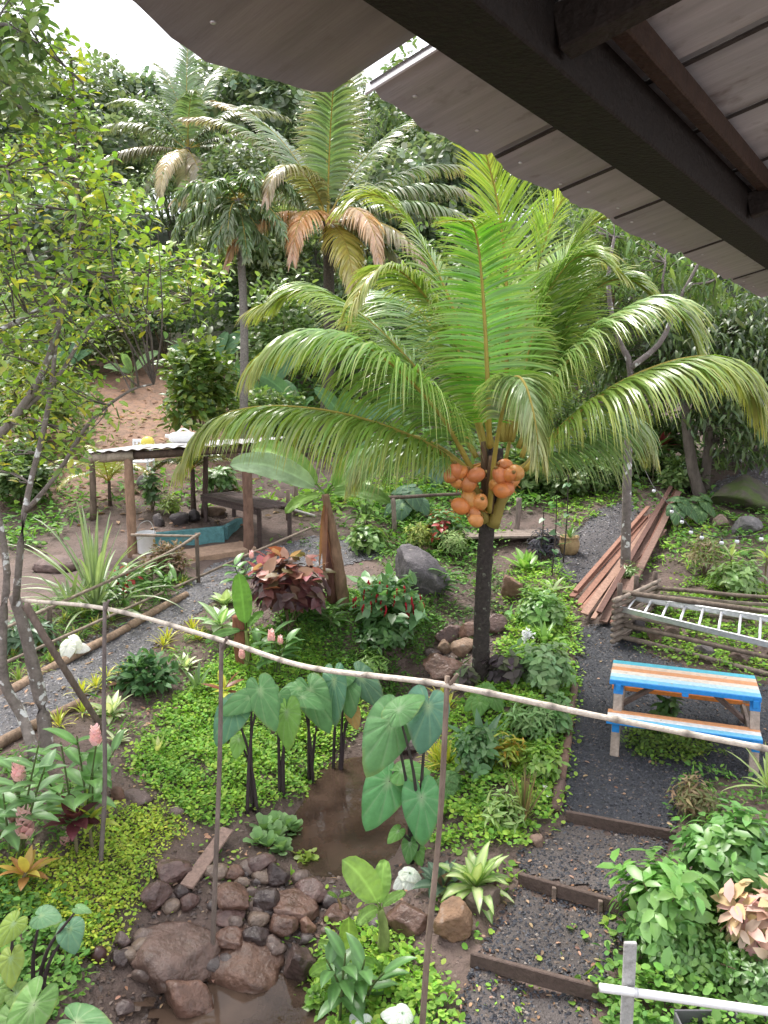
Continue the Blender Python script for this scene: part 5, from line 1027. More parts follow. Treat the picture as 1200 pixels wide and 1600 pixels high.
# ================================================================== rocks
GRY, BRN, PUR, TANR, DRK = (.13, .115, .115), (.15, .105, .085), (.14, .105, .10), (.26, .18, .125), (.075, .065, .066)
RK = [
('large dark grey boulder behind the red-flowered shrub',655,930,100,96,(.12,.11,.118),4,.2,'rock'),
('large flat slab rock at the edge of the muddy pool',262,1545,138,112,(.17,.135,.12),4,.36,'wet'),
('rounded brown rock in front of the flat slab',292,1598,82,82,BRN,4,.18,'wet'),
('wide blocky brown rock damming the lower pool',378,1566,116,78,(.16,.115,.09),4,.2,'wet'),
('tilted dark rock topmost at the upper left of the rock dam',262,1384,64,48,PUR,3,.2,'wet'),
('dark rock beside the yellow-green ground cover below the topmost rock',242,1424,44,52,PUR,3,.2,'wet'),
('dark upright rock beside the small banana plant',466,1545,52,86,(.1,.082,.078),4,.2,'wet'),
('angular brown rock at the right of the rock dam',458,1440,74,44,BRN,3,.25,'wet'),
('rugged brown rock under the angular one',440,1468,48,50,BRN,3,.2,'wet'),
('rounded purple-brown rock near the upper pool edge',485,1412,56,40,PUR,3,.25,'wet'),
('pale rough little rock among the dam rocks',478,1462,30,34,(.25,.18,.14),3,.2,'wet'),
('flat reddish rock right of the pale rough one',522,1448,50,30,(.17,.12,.1),3,.25,'wet'),
('dark pointed rock in the middle of the dam',412,1428,44,50,DRK,3,.2,'wet'),
('broad rugged rock heaped in the dam centre',362,1428,66,48,BRN,3,.25,'wet'),
('flat dark rock under the rugged centre rock',353,1445,50,26,PUR,3,.25,'wet'),
('square dark rock above the blocky rock',398,1485,42,46,DRK,3,.2,'wet'),
('brown rock left of the square dark rock',362,1488,54,38,BRN,3,.2,'wet'),
('dark rock at the upper edge of the dam by the water lettuce',402,1366,52,36,PUR,3,.25,'wet'),
('leaning dark rock below the water lettuce',432,1384,36,40,DRK,3,.2,'wet'),
('small square brown rock beside the old board',363,1375,32,26,BRN,3,.25,'wet'),
('small dark rock next to the old board end',280,1406,28,28,DRK,2,.25,'wet'),
('small brown rock just below the board end',295,1424,32,30,PUR,2,.25,'wet'),
('little brown rock wedged between slab and round rock',253,1542,34,34,BRN,3,.25,'wet'),
('small grey rock left of the slab',187,1480,30,28,GRY,3,.25,'wet'),
('small dark rock beside the fallen coconut near the slab',184,1510,32,30,DRK,3,.25,'wet'),
('small grey rock standing in the puddle',190,1588,30,26,GRY,3,.3,'wet'),
('flat-topped brown rock left of the stake by the small banana',636,1462,66,58,(.15,.105,.085),4,.2,'wet'),
('orange-brown rounded rock right of the stake',708,1470,66,64,(.22,.135,.08),4,.2,'rock'),
('brown rock under the striped plant',755,1432,62,52,(.17,.13,.105),3,.25,'rock'),
('brown rock in the creek channel left of the palm trunk',705,1003,48,34,PUR,3,.25,'wet'),
('grey-brown rock close against the palm trunk',737,1000,36,36,BRN,3,.25,'wet'),
('tan rounded stone left of the palm trunk',697,1020,26,24,TANR,3,.25,'rock'),
('wide tan stone touching the palm trunk',727,1024,46,32,TANR,3,.25,'rock'),
('dark flat stone at the creek bank',680,1030,38,22,DRK,3,.25,'wet'),
('broad brown rock in the creek below the tan stones',697,1062,66,48,BRN,3,.22,'wet'),
('dark brown rock right behind the palm trunk',777,990,34,38,PUR,3,.2,'wet'),
('upright brown rock in the bed behind the palm',800,937,36,50,(.22,.13,.09),3,.18,'rock'),
('half-buried brown rock beside the taro in the creek',640,1180,44,34,DRK,3,.3,'wet'),
('flat rock lying in the water below the taro leaf',612,1215,40,22,DRK,3,.35,'wet'),
('small reddish rock under the pink gingers',20,1282,24,20,(.2,.11,.075),2,.3,'rock'),
('flat stepping stone on the soil track',208,1256,58,18,(.15,.11,.1),3,.4,'rock'),
('small flat stone between the green patches',271,1275,30,16,(.17,.13,.115),2,.4,'rock'),
('reddish stone beside the first stake',181,1250,24,26,(.2,.115,.085),2,.3,'rock'),
('brown stone at the edge of the topmost step',842,1324,28,26,(.24,.165,.125),3,.25,'rock'),
('dark rock inside the pole fence corner',1000,992,20,34,DRK,2,.2,'rock'),
('brown rock inside the pole fence',1026,1004,30,30,(.17,.115,.085),3,.25,'rock'),
('brown rock under the ladder inside the fence',1055,998,32,26,BRN,3,.25,'rock'),
('grey-brown rock in the fenced ground cover',1105,1026,36,26,GRY,3,.3,'rock'),
('rock at the far right of the fenced bed',1196,1024,34,24,BRN,3,.3,'rock'),
('brown rock near the front pole of the fenced bed',1160,1038,40,26,BRN,3,.3,'rock'),
('grey round rock right of the bulbs below the mossy boulder',1170,836,52,36,(.13,.125,.125),3,.25,'rock'),
('tan upright rock at the foot of the mango tree',1128,826,26,28,(.24,.18,.14),3,.25,'rock'),
('flat brown rock in the bed at the left edge',82,893,74,32,(.17,.12,.105),3,.35,'rock'),
('grey rock on the slope behind the white chair',226,764,28,28,(.14,.13,.13),3,.25,'rock'),
('grey stone leaning behind the basin wall',246,822,20,26,GRY,2,.2,'rock'),
('dark stone in the row behind the basin wall',279,822,32,24,DRK,2,.2,'rock'),
('black stone next to the young palm trunk',300,816,24,24,DRK,2,.2,'rock'),
('tan rounded stone under the dark table',335,806,34,20,TANR,3,.25,'rock'),
('flat tan stone edging the path left of the boulder',622,850,52,14,(.34,.24,.17),3,.35,'rock'),
('rust-coloured stone edging behind the palm base',665,862,40,16,(.28,.19,.14),2,.35,'rock')]
for k, (lb_, x, y, w_, h_, c_, sub, sk, mt) in enumerate(RK): rock('rock', x, y, w_ * (1.12 if mt == 'wet' else 1), h_ * (.9 if mt == 'wet' else 1), lb_, tuple(np.array(c_) * ([.85, .68, .62] if mt == 'wet' else [.9, .88, .88])), min(4, sub + (1 if sub < 4 else 0)), 1000 + k, 'rocks of the garden', sink=sk, mat=M['wet_rock' if mt == 'wet' else 'rock'], cuts=15 if h_ > 40 else 9)
ob = rock('mossy_boulder', 1172, 800, 125, 74, 'big mossy boulder at the right behind the string of bulbs', (.10, .085, .07), 4, 1100, sink=.25, mat=vmat('mossy', .85, 8, .35, .7, 30, spec=.25, spots=((.07, .095, .03), 3.2, .42, .58)))
rg = np.random.default_rng(12); pgs = poly([(200,1430),(260,1360),(420,1350),(540,1400),(600,1440),(560,1500),(470,1480),(400,1500),(330,1520),(200,1560)])
p = scatter(pgs, 300, rg)[:60]
for k, q in enumerate(p):
    s_ = rg.uniform(.04, .11); v, f = rock_shape(2, np.random.default_rng(2000 + k), 7); m = MB(); m.add(rotz(v, k) * [s_, s_ * .85, s_ * .65] + q + [0, 0, s_ * .25], f, np.array([(.14, .1, .085), (.1, .08, .075), (.18, .13, .1)][k % 3]))
    tag(m.build('stone', M['wet_rock']), 'fist-sized brown stone filling a gap between the dam rocks', 'stone', 'small stones between the dam rocks')
# ================================================================== taro plants by the creek
TG, TB_, TY = (.12, .265, .10), (.11, .24, .145), (.19, .36, .08)
b = at(394, 1270); taro('taro', 'taro plant at the left of the row, leaf hanging towards the stake', b, [(366,1108,88,62,-.45,1,.75),(405,1080,100,60,.45,1,.7),(372,1160,46,34,-.1,1,.3),(392,1092,80,50,-.9,.5,.6)], 1, [TB_, TG, TY, TG])
b = at(440, 1246); taro('taro', 'taro plant with one bright green upright heart leaf', b, [(449,1108,86,52,.08,1,.85),(432,1090,70,50,-.3,.9,.5),(470,1095,60,44,.7,.3,.3)], 2, [TY, TG, TG])
b = at(487, 1222); taro('taro', 'taro plant in the middle of the row with two long leaves', b, [(486,1072,104,64,.5,1,.7),(521,1068,104,46,.05,1,.75),(470,1070,60,44,-.8,.3,.4)], 3, [TG, TB_, TG])
b = at(525, 1212); taro('taro', 'taro plant nearest the water with a yellowing lower leaf', b, [(562,1063,90,54,.65,.8,.7),(540,1070,84,56,.2,1,.5),(550,1112,44,30,.3,1,.6),(535,1060,60,44,-.5,.4,.4)], 4, [(.10, .20, .12), TG, (.45, .28, .1), TG])
b = at(648, 1345); taro('taro', 'big taro plant standing in the creek with broad pale leaves', b, [(614,1132,136,92,-.5,1,.8),(670,1108,108,86,-.2,1,.8),(622,1102,86,56,.55,-1,.6),(608,1228,118,84,-.5,1,.8),(628,1214,66,52,1,-.35,.5),(658,1238,108,74,.03,1,.9),(622,1290,36,26,-.6,.6,.6),(640,1310,44,32,-.1,1,.6),(650,1320,42,30,.3,1,.5)], 5, [(.14,.3,.12),(.115,.25,.17),(.15,.31,.12),(.125,.33,.125),(.16,.36,.11),(.125,.33,.13),(.14,.3,.07),(.12,.27,.08),(.14,.3,.07)], (.3, .42, .24), (.07, .06, .055))
b = at(60, 1590); taro('taro', 'taro plant in the lower left corner with small bluish leaves', b, [(62,1432,52,46,.8,-.1,.4),(100,1466,54,54,.4,1,.6),(112,1435,36,20,1,.2,.3)], 6, [(.15,.29,.15),(.14,.28,.17),(.16,.3,.12)], r=.011)
b = at(15, 1600); taro('taro', 'yellow-green taro plant at the left edge bottom', b, [(18,1448,58,44,-.5,.8,.6),(20,1492,62,46,.2,1,.6),(38,1530,66,44,.8,.2,.4),(0,1540,60,46,-.3,.8,.5)], 7, [(.24,.34,.07),(.27,.36,.08),(.2,.32,.09),(.2,.32,.09)], r=.011)
b = at(90, 1680); taro('taro', 'taro plant with the largest leaves at the lower left corner', b, [(58,1560,120,74,-.45,1,.7),(130,1575,130,72,1,.35,.4),(20,1590,100,70,-.4,.9,.5)], 8, [(.16,.3,.09),(.13,.27,.11),(.18,.32,.1)], (.36, .46, .25))
def heart_clump(label, px, py, n, spx, hpx, c, seed, cv=(.26, .4, .16), name='arum', cat='plant', facing=.55):
    b = at(px, py); rg = np.random.default_rng(seed); t = thing(name, label, cat, b); s_ = depth(b) / FPX
    for k in range(n):
        a = k * 2.4 + rg.uniform(-.3, .3); rr = (.25 + .75 * (k / n)) * hpx * .45 * s_; q = b + [math.cos(a) * rr, math.sin(a) * rr * .8, hpx * s_ * (1 - .55 * k / n) * rg.uniform(.8, 1.05)]
        tip = np.array([math.cos(a), math.sin(a), -.5]); cc = c if np.ndim(c) == 1 else c[k % len(c)]; heart_leaf(t, q, nrm(np.array([math.cos(a) * .4, math.sin(a) * .3 - facing, 1])), tip, spx * s_ * rg.uniform(.75, 1.15), spx * .75 * s_, cc, cv, rg=rg)
        m = MB(); tube(m, smooth_path([b, (b + q) / 2 + [0, 0, .05], q], 6), .007, 5, (.12, .2, .06), False); m.build('stalk', M['leaf_matte'], t)
heart_clump('white caladium beside the leaning trunks on the path edge', 110, 1030, 4, 34, 34, (.82, .82, .8), 20, (.78, .8, .76), 'caladium', facing=.7)
heart_clump('white caladium at the foot of the striped plant by the creek', 638, 1384, 5, 34, 22, (.75, .78, .74), 21, (.3, .45, .28), 'caladium')
heart_clump('white caladium at the bottom edge left of the stake', 568, 1625, 4, 40, 34, (.75, .79, .76), 22, (.3, .45, .3), 'caladium'); heart_clump('white caladium beside the stake at the bottom edge', 625, 1612, 4, 40, 34, (.72, .77, .73), 23, (.3, .45, .3), 'caladium')
heart_clump('green heart-leaved arum at the base of the palm', 757, 1118, 9, 36, 50, (.12, .26, .06), 24); heart_clump('heart-leaved plant with blue-green leaves behind the log rail', 640, 815, 8, 44, 55, (.09, .17, .10), 25)
heart_clump('small heart-leaved arum in the bed below the striped croton', 705, 1240, 8, 30, 34, (.13, .26, .09), 26); heart_clump('dark heart-leaved plant at the foot of the spotted tree', 1062, 825, 9, 30, 50, (.06, .125, .05), 27); heart_clump('heart-leaved plant under the mango tree', 1095, 815, 8, 26, 40, (.07, .14, .05), 28)
heart_clump('big-leaved blue-green arum behind the left-hand fronds', 690, 760, 8, 46, 60, (.10, .18, .12), 29)

# ================================================================== bananas
def banana(label, base, top, lv, seed, r=.1, c=(.17, .31, .06), name='banana_plant', dead=0, lean=None, tc=(.24, .15, .1)):
    """lv: leaf as (px, py) of base, tip, and sag, length is what the points say"""
    rg = np.random.default_rng(seed); base = np.asarray(base, float); t = thing(name, label, 'banana plant', base); m = MB()
    tube(m, smooth_path([base - [0, 0, .05], (base + top) / 2 + [.02, 0, 0], top], 16), np.linspace(r * 1.2, r * .65, 16), 12, tc, True, .12); m.build('trunk', M['bark'], t)
    for (x, y, dy, w_, cc) in lv:
        tip = above(x, y, top + [0, dy, 0]); d = tip - top; L = np.linalg.norm(d) * 1.12; m = MB()
        blade(m, top - nrm(d) * 0, nrm(d + Z3 * .45 * L), L, w_ * L, cc, n=24, droop=.9, fold=.18, up=nrm(np.array([0, -.85, .5])), prof=lambda u: np.where(u < .16, .06, np.clip(np.sin(np.pi * np.clip((u - .13) / .87, 0, 1)), 0, 1) ** .42), cmid=np.array(cc) * 1.35, cols=6, wave=.016, rg=rg); m.build('leaf', M['leaf_gloss'], t)
    for k in range(dead):
        a = k * 2.1 + .4; d = np.array([math.cos(a) * .12, math.sin(a) * .12 - .06, -.95]); m = MB(); blade(m, top + [0, 0, -.05], d, np.linalg.norm(top - base) * rg.uniform(.4, .85), .07, (.30, .15, .10), n=8, droop=.1, fold=.5, rg=rg, wave=.03); m.build('dead_leaf', M['leaf_matte'], t)
    return t
b = at(538, 948); tp_ = above(508, 772, b)
BL = (.16, .29, .06)
ban = banana('banana plant with brown peeling trunk and pale bent leaves before the bench', b, tp_, [(368,742,.0,.26,(.30,.42,.26)),(400,715,.7,.24,BL),(625,745,.5,.24,BL),(600,720,.9,.24,(.14,.27,.05)),(600,800,-.3,.22,(.13,.24,.06)),(455,812,-.4,.22,(.2,.34,.08))], 60, .075, dead=4)
m = MB(); b2 = at(520, 945); tube(m, smooth_path([b2, above(518, 860, b2), above(514, 830, b2)], 8), [.09, .09, .085, .08, .07, .06, .05, .04], 9, (.15, .07, .055), True, .1); m.build('sucker', M['bark'], ban)
b = at(385, 1040); banana('young banana with one upright glossy leaf beside the cut stump', b, above(384, 985, b), [(374,905,-.05,.32,(.13,.27,.06)),(330,1012,-.1,.2,(.17,.32,.1)),(410,960,.2,.3,(.15,.3,.06))], 61, .03, tc=(.2, .25, .08))
b = at(597, 1492); banana('small banana plant with bright pale leaves by the stake', b, above(594, 1420, b), [(540,1352,-.05,.42,(.28,.44,.12)),(632,1398,0,.3,(.26,.42,.12)),(560,1450,-.2,.34,(.26,.42,.11)),(600,1350,.15,.4,(.25,.42,.1))], 62, .04, tc=(.22, .28, .09))
b = at(540, 1540); banana('young banana clump with wavy yellow-green leaves below the small banana', b, above(545, 1500, b), [(545,1440,0,.4,(.27,.42,.09)),(490,1530,-.1,.34,(.22,.38,.08)),(560,1560,-.25,.4,(.26,.42,.09)),(500,1480,.1,.3,(.25,.4,.09)),(600,1530,-.1,.3,(.2,.36,.08))], 63, .03, tc=(.2, .26, .08))
b = at(300, 1425) * 0 + at(528, 1432); banana('tiny banana shoot with a curled leaf at the rock dam edge', b, above(528, 1404, b), [(512,1396,0,.3,(.25,.4,.1)),(548,1398,0,.3,(.25,.4,.1))], 64, .012, tc=(.3, .2, .1))
for k, (x, y, h_, lb_) in enumerate(((206,612,60,'young banana with broad pale leaves on the red slope'),(470,690,100,'banana plant behind the hut roof under the ruffled palm'),(410,660,90,'banana plant left of the tall palm at the forest foot'),(545,720,110,'banana plant in the shade behind the left fronds'),(110,600,60,'banana plant half hidden behind the sprawling tree'),(330,620,90,'tall leafy banana beside the ruffled palm trunk'),(600,700,90,'banana plant behind the hanging left fronds'))):
    b = at(x, y); rg = np.random.default_rng(70 + k); tp_ = above(x, y - h_ * .45, b); banana(lb_, b, tp_, [(x + rg.uniform(-.9, .9) * h_ * .8, y - h_ * rg.uniform(.5, 1.1), rg.uniform(-.6, .6), .28, (.11, .22, .10) if k else (.2, .32, .14)) for _ in range(7)], 80 + k, .06, tc=(.14, .16, .07))

# ================================================================== gingers, cordylines and other border plants
def ginger(label, px, py, stems, seed, c=(.14, .28, .07), lpx=62, flowers=(), name='ginger', cat='ginger plant', fc=(.95, .62, .6), wide=.34, stemc=(.12, .16, .06)):
    """leafy canes: stems as the pixel of their tops; two ranks of lance leaves; flower spikes as parts"""
    b = at(px, py); rg = np.random.default_rng(seed); t = thing(name, label, cat, b); s_ = depth(b) / FPX
    for (x, y) in stems:
        b2 = b + [rg.uniform(-.08, .08), rg.uniform(-.08, .08), -.02]; top = above(x, y, b + [0, rg.uniform(-.15, .15), 0]); q = smooth_path([b2, (b2 + top) / 2 + [0, 0, .05], top], 10); m = MB(); tube(m, q, np.linspace(.011, .006, 10), 5, stemc, False); m.build('cane', M['leaf_matte'], t)
        n = 7; a0 = rg.uniform(0, 3.1)
        for k in range(n):
            p = q[3 + k * 6 // n]; a = a0 + (k % 2) * np.pi + rg.uniform(-.4, .4); e = .25 + .55 * k / n; m = MB()
            blade(m, p, [math.cos(a) * math.cos(e), math.sin(a) * math.cos(e) - .15, math.sin(e)], lpx * s_ * rg.uniform(.75, 1.1), lpx * wide * s_, np.array(c) * rg.uniform(.85, 1.15), n=6, droop=.8, fold=.2, prof=LANCE, cmid=np.array(c) * 1.45, rg=rg); m.build('leaf', M['leaf'], t)
    for (x, y, h_) in flowers:
        q0 = above(x, y, b - [0, .1, 0]); m = MB(); tube(m, smooth_path([b, (b + q0) / 2, q0], 8), .007, 5, stemc, False); m.build('flower_stalk', M['leaf_matte'], t); m = MB(); nb = 34; H_ = h_ * s_; u = np.arange(nb) / nb; a = np.arange(nb) * 2.4
        p = q0 + np.stack([np.cos(a) * .012, np.sin(a) * .012, u * H_], -1); leaves(m, 'round', p, np.stack([np.cos(a), np.sin(a), np.full(nb, 1.3)], -1), nrm(np.stack([np.cos(a), np.sin(a), np.full(nb, -.4)], -1)), (.055 - .025 * u) * H_ / .12, jit(fc, nb, rg, .15, .06), .9, rg); m.build('flower', M['petal'], t)
ginger('pink-flowered ginger at the left edge', 30, 1330, [(20,1190),(60,1165),(5,1240),(70,1200)], 1, (.16, .29, .12), 62, [(30,1222,34),(40,1312,48)])
ginger('pink-flowered ginger beside the first stake', 128, 1310, [(95,1160),(120,1150),(145,1200),(70,1215)], 2, (.15, .30, .09), 66, [(150,1166,30),(102,1330,26)])
ginger('ginger clump with a pink bud by the soil track corner', 165, 1240, [(180,1170),(150,1190)], 3, (.13, .26, .08), 46)
ginger('ginger with small pink buds below the copper-leaved shrub', 430, 1055, [(425,985),(400,1000),(450,1000)], 4, (.12, .24, .08), 44, [(424,1005,20),(438,1008,14),(378,1030,16)])
ginger('leafy green ginger with a pink bud left of the copper-leaved shrub', 372, 925, [(365,880),(385,885)], 5, (.15, .29, .1), 34, [(393,873,12)])
ginger('dark green ginger clump under the small banana at the bottom', 548, 1590, [(510,1500),(540,1490),(570,1500),(600,1520)], 6, (.10, .21, .07), 60)
ginger('lush ginger border plant beside the stick railing corner', 240, 935, [(215,895),(240,885),(262,895),(280,905)], 7, (.11, .23, .05), 40, wide=.2)
ginger('ginger clump left of the lush one in the border', 190, 955, [(170,915),(195,905),(215,915)], 8, (.12, .24, .06), 40, wide=.2)
ginger('green leafy plant with glossy leaves under the dark copper shrub', 520, 985, [(500,950),(525,945)], 9, (.11, .22, .06), 34)
ginger('tall young plant with upright leaves right of the banana trunk', 567, 830, [(545,770),(570,760),(590,775),(560,780)], 10, (.18, .3, .07), 36, name='shrub', cat='shrub')
ginger('leafy plant with pale shoots at the base of the large boulder', 690, 935, [(672,905),(700,890),(690,900)], 11, (.10, .22, .06), 34)
ros = rosette
ros('cordyline', 'dark purple-red cordyline among the pink gingers', 'cordyline', at(120, 1335), 11, .3, .12, [(.11, .028, .04), (.15, .04, .055), (.08, .022, .03)], 1, stem=.3, elev=(-.2, 1.0), droop=.5, mat='leaf_gloss')
ros('cordyline', 'bright yellow-green cordyline in front of the purple one', 'cordyline', at(146, 1330), 8, .3, .09, [(.5, .55, .08), (.4, .5, .1)], 2, stem=.28, elev=(.1, 1.1), droop=.6)
ros('croton', 'yellow-orange croton under the pink ginger at the left edge', 'croton', at(42, 1385), 12, .26, .07, [(.5, .33, .08), (.55, .45, .1), (.4, .2, .07)], 3, stem=.1, elev=(.1, 1.2))
ros('cordyline', 'cordyline with yellow top leaves above dark red ones left of the taros', 'cordyline', at(352, 1110), 10, .28, .08, [(.55, .55, .07), (.5, .5, .08), (.22, .08, .05)], 4, stem=.25, elev=(-.3, 1.2), droop=.4)
ros('variegated_lily', 'cream and green striped rosette beside the path behind the first stake', 'plant', at(172, 1118), 15, .32, .09, [(.62, .65, .4), (.68, .68, .45), (.5, .6, .3)], 5, elev=(.2, 1.2), cmid=(.7, .7, .5), cedge=(.25, .4, .15))
ros('variegated_lily', 'small cream striped rosette just below the larger one', 'plant', at(182, 1160), 10, .2, .05, [(.62, .65, .45)], 6, elev=(.3, 1.2), cedge=(.25, .4, .15))
ros('variegated_lily', 'cream striped rosette right of the dark glossy border shrub', 'plant', at(290, 1042), 12, .25, .06, [(.62, .66, .45)], 7, elev=(.3, 1.2), cedge=(.25, .4, .15))
ros('dieffenbachia', 'tall cream-striped dieffenbachia beside the water bend and orange rock', 'dieffenbachia', at(742, 1400), 28, .37, .085, [(.42, .52, .2), (.34, .46, .15), (.5, .57, .28), (.24, .38, .1)], 8, elev=(-.1, 1.35), droop=1.25, cedge=(.16, .3, .08), cmid=(.5, .58, .3), stem=.08, wave=.008)
ros('maranta', 'dark-leaved striped plant left of the dieffenbachia', 'plant', at(692, 1385), 14, .3, .11, [(.07, .13, .08), (.1, .16, .11), (.2, .12, .1)], 9, elev=(.1, 1.1), cmid=(.2, .28, .2))
ros('dieffenbachia', 'white-splashed dieffenbachia left of the upright banana leaf', 'dieffenbachia', at(345, 990), 13, .42, .15, [(.3, .45, .22), (.5, .6, .42), (.2, .36, .13)], 10, elev=(.1, 1.2), stem=.12, cmid=(.62, .7, .55)); ros('dieffenbachia', 'speckled dieffenbachia nearer the gravel path', 'dieffenbachia', at(352, 945), 11, .36, .12, [(.25, .4, .15), (.45, .55, .3)], 11, elev=(.3, 1.3), cmid=(.55, .65, .4))
ros('aglaonema', 'bright green broad-leaved rosette in the bed behind the palm', 'plant', at(822, 890), 12, .5, .16, [(.2, .38, .08), (.26, .44, .12)], 12, elev=(.3, 1.3), cmid=(.36, .52, .2), droop=.5)
ros('aglaonema', 'pale green rosette at the corner of the planks', 'plant', at(862, 925), 10, .34, .08, [(.36, .46, .22)], 13, elev=(.1, 1.0)); ros('aglaonema', 'small narrow rosette in the pale ground cover right of the palm', 'plant', at(850, 1005), 8, .42, .07, [(.2, .34, .12)], 14, elev=(.5, 1.4), droop=.4)
ros('long_leaf_plant', 'plant with long blue-green strap leaves right of the stake', 'plant', at(752, 1175), 9, .55, .1, [(.10, .2, .1), (.12, .23, .12)], 15, elev=(.5, 1.3), droop=.6)
ros('potted_plant', 'leafy plant growing in the tan pot', 'plant', at(889, 866) + [0, 0, .28], 14, .3, .045, [(.12, .23, .07)], 16, elev=(.5, 1.4))
ros('cordyline', 'red cordyline behind the spotted trunk', 'cordyline', at(1030, 735), 16, .5, .1, [(.28, .05, .06), (.2, .04, .05)], 17, stem=.5, elev=(-.2, 1.3), parts=False); ros('cordyline', 'tall green cordyline right of the spotted trunk', 'cordyline', at(1020, 755), 18, .62, .1, [(.14, .26, .08)], 18, stem=.7, elev=(-.2, 1.35))
ros('cordyline', 'low green rosette between the spotted trunk and the mango', 'plant', at(1045, 762), 18, .5, .1, [(.16, .3, .07)], 19, elev=(0, 1.3)); ros('cordyline', 'pale green rosette beneath the mango trunks', 'plant', at(1130, 735), 14, .5, .08, [(.24, .36, .12)], 20, elev=(.1, 1.3)); ros('cordyline', 'pale rosette right of the bulbs in the fenced bed', 'plant', at(1140, 900), 10, .34, .05, [(.4, .48, .2)], 21, stem=.3, elev=(.1, 1.3))
ros('cordyline', 'slim pale-leaved shrub at the right edge above the ladder', 'plant', at(1195, 920), 14, .3, .06, [(.3, .42, .12), (.4, .46, .14)], 22, stem=.45, elev=(-.2, 1.3))
ros('calla_plant', 'small pale-flowered plant on the edge of the soil track', 'plant', at(247, 1175), 7, .2, .045, [(.3, .42, .1), (.6, .6, .3)], 23, elev=(.7, 1.4), droop=.4)
ros('strap_plant', 'narrow grey-green strap plant behind the taros', 'plant', at(308, 1080), 9, .4, .05, [(.14, .22, .1)], 24, elev=(.6, 1.4))
ros('pandan', 'tall clump of arching grey-green grass leaves before the hut', 'grass clump', at(150, 955), 48, 1.6, .055, [(.2, .27, .13), (.24, .31, .16), (.17, .24, .11)], 25, elev=(.35, 1.5), droop=1.0, prof=STRAP, seg=9, fold=.4, cmid=(.3, .38, .22))
ros('pandan', 'smaller grey-green grass clump left of the tall one', 'grass clump', at(112, 965), 16, .9, .05, [(.2, .27, .13)], 26, elev=(.4, 1.4), droop=1.1, prof=STRAP, seg=8, fold=.4)
ros('brown_grass', 'clump of thin brown stems by the yard corner', 'grass clump', at(818, 1285), 60, .5, .012, [(.24, .16, .1), (.3, .2, .12), (.2, .24, .08)], 27, elev=(1.0, 1.55), droop=.25, parts=False); ros('white_leaf_plant', 'white star-shaped leaf plant at the yard corner', 'plant', at(862, 1248), 8, .16, .07, [(.78, .8, .76)], 28, elev=(.0, .9), mat='petal')
ros('palm_shrub', 'dwarf pale grass tuft at the right edge above the shrub', 'plant', at(1195, 1290) + [0, 0, .35], 22, .4, .03, [(.32, .42, .14)], 29, elev=(.2, 1.4), parts=False)
CR = [(.5, .5, .06), (.38, .46, .07), (.55, .5, .1)]
def edging(label, spots, seed, group, c=CR, L=.24, nl=24):
    for k, (x, y) in enumerate(spots): rosette('edging_plant', label, 'plant', at(x, y), nl, L, .022, c, seed + k, group, elev=(.2, 1.45), droop=.9, parts=False, seg=4, cols=1)
edging('yellow-striped edging tuft on the creek side of the gravel path', [(92,1135),(130,1115),(128,1085),(150,1075),(165,1060),(195,1055),(255,1010),(262,1000),(300,985),(310,1000)], 700, 'edging tufts on the creek side of the path')
edging('yellow-green edging tuft on the plant-bed side of the gravel path', [(30,1065),(55,1055),(80,1035),(120,1000),(150,985),(175,970),(215,955),(20,1030),(60,1015),(100,975),(285,915),(130,965)], 730, 'edging tufts on the plant-bed side of the path', [(.3, .36, .08), (.2, .3, .07), (.42, .42, .1)])
edging('narrow-leaved yellow croton tuft beside the stake over the creek', [(690,1200),(682,1190),(700,1195)], 760, 'yellow croton tufts by the stake', CR, .34, 34); edging('yellow croton tuft under the bamboo by the palm foot', [(700,1110),(690,1100)], 765, 'yellow croton tufts under the bamboo', CR, .28, 30)

# ------------------------------------------------------------------ shrubs of the beds
def sh(name, label, px, py, wpx, hpx, n, spx, kind, cols, seed, whorl=0, wid=1., mat='leaf', cat='shrub', droop=.15, hollow=.5, lift=0, stemc=(.15, .11, .07), nst=8, stemr=.008, dy=0):
    b = at(px, py) + [0, dy, 0]; s_ = depth(b) / FPX; return bush(name, label, cat, b, wpx * s_ / 2, hpx * s_, n, spx * s_, kind, cols, seed, mat=mat, whorl=whorl, wid=wid, droop=droop, hollow=hollow, lift=lift * s_, stemc=stemc, nst=nst, stemr=stemr)
cop = sh('copperleaf', 'copper and dark red leaved shrub beside the cut stump', 450, 988, 112, 84, 440, 21, 'heart', [(.10, .035, .04), (.16, .06, .05), (.07, .03, .035), (.12, .07, .05)], 1, whorl=5, droop=.45, wid=.9, mat='leaf', lift=28, hollow=.7)
rg = np.random.default_rng(3); b = at(450, 985); s_ = depth(b) / FPX; m = MB(); n = 60; dd = rdir(n, rg, .15, 1); p = b + [0, 0, 72 * s_] + dd * [60 * s_, 56 * s_, 50 * s_]; leaves(m, 'heart', p, nrm(dd * .5 + rdir(n, rg, -.7, .6)), nrm(Z3 + dd * .5 + rg.normal(0, .5, (n, 3))), 24 * s_ * rg.uniform(.7, 1.2, n), jit([(.36, .12, .09), (.45, .25, .2), (.34, .09, .11), (.2, .16, .09)], n, rg, .2, .08), 1., rg); m.build('young_foliage', M['leaf'], cop)
che = sh('chenille_shrub', 'green shrub with hanging red tassel flowers before the large boulder', 606, 985, 104, 74, 300, 20, 'heart', [(.15, .29, .12), (.12, .24, .1), (.19, .33, .16)], 2, wid=.8, lift=4, hollow=.65)
b = at(606, 985); s_ = depth(b) / FPX
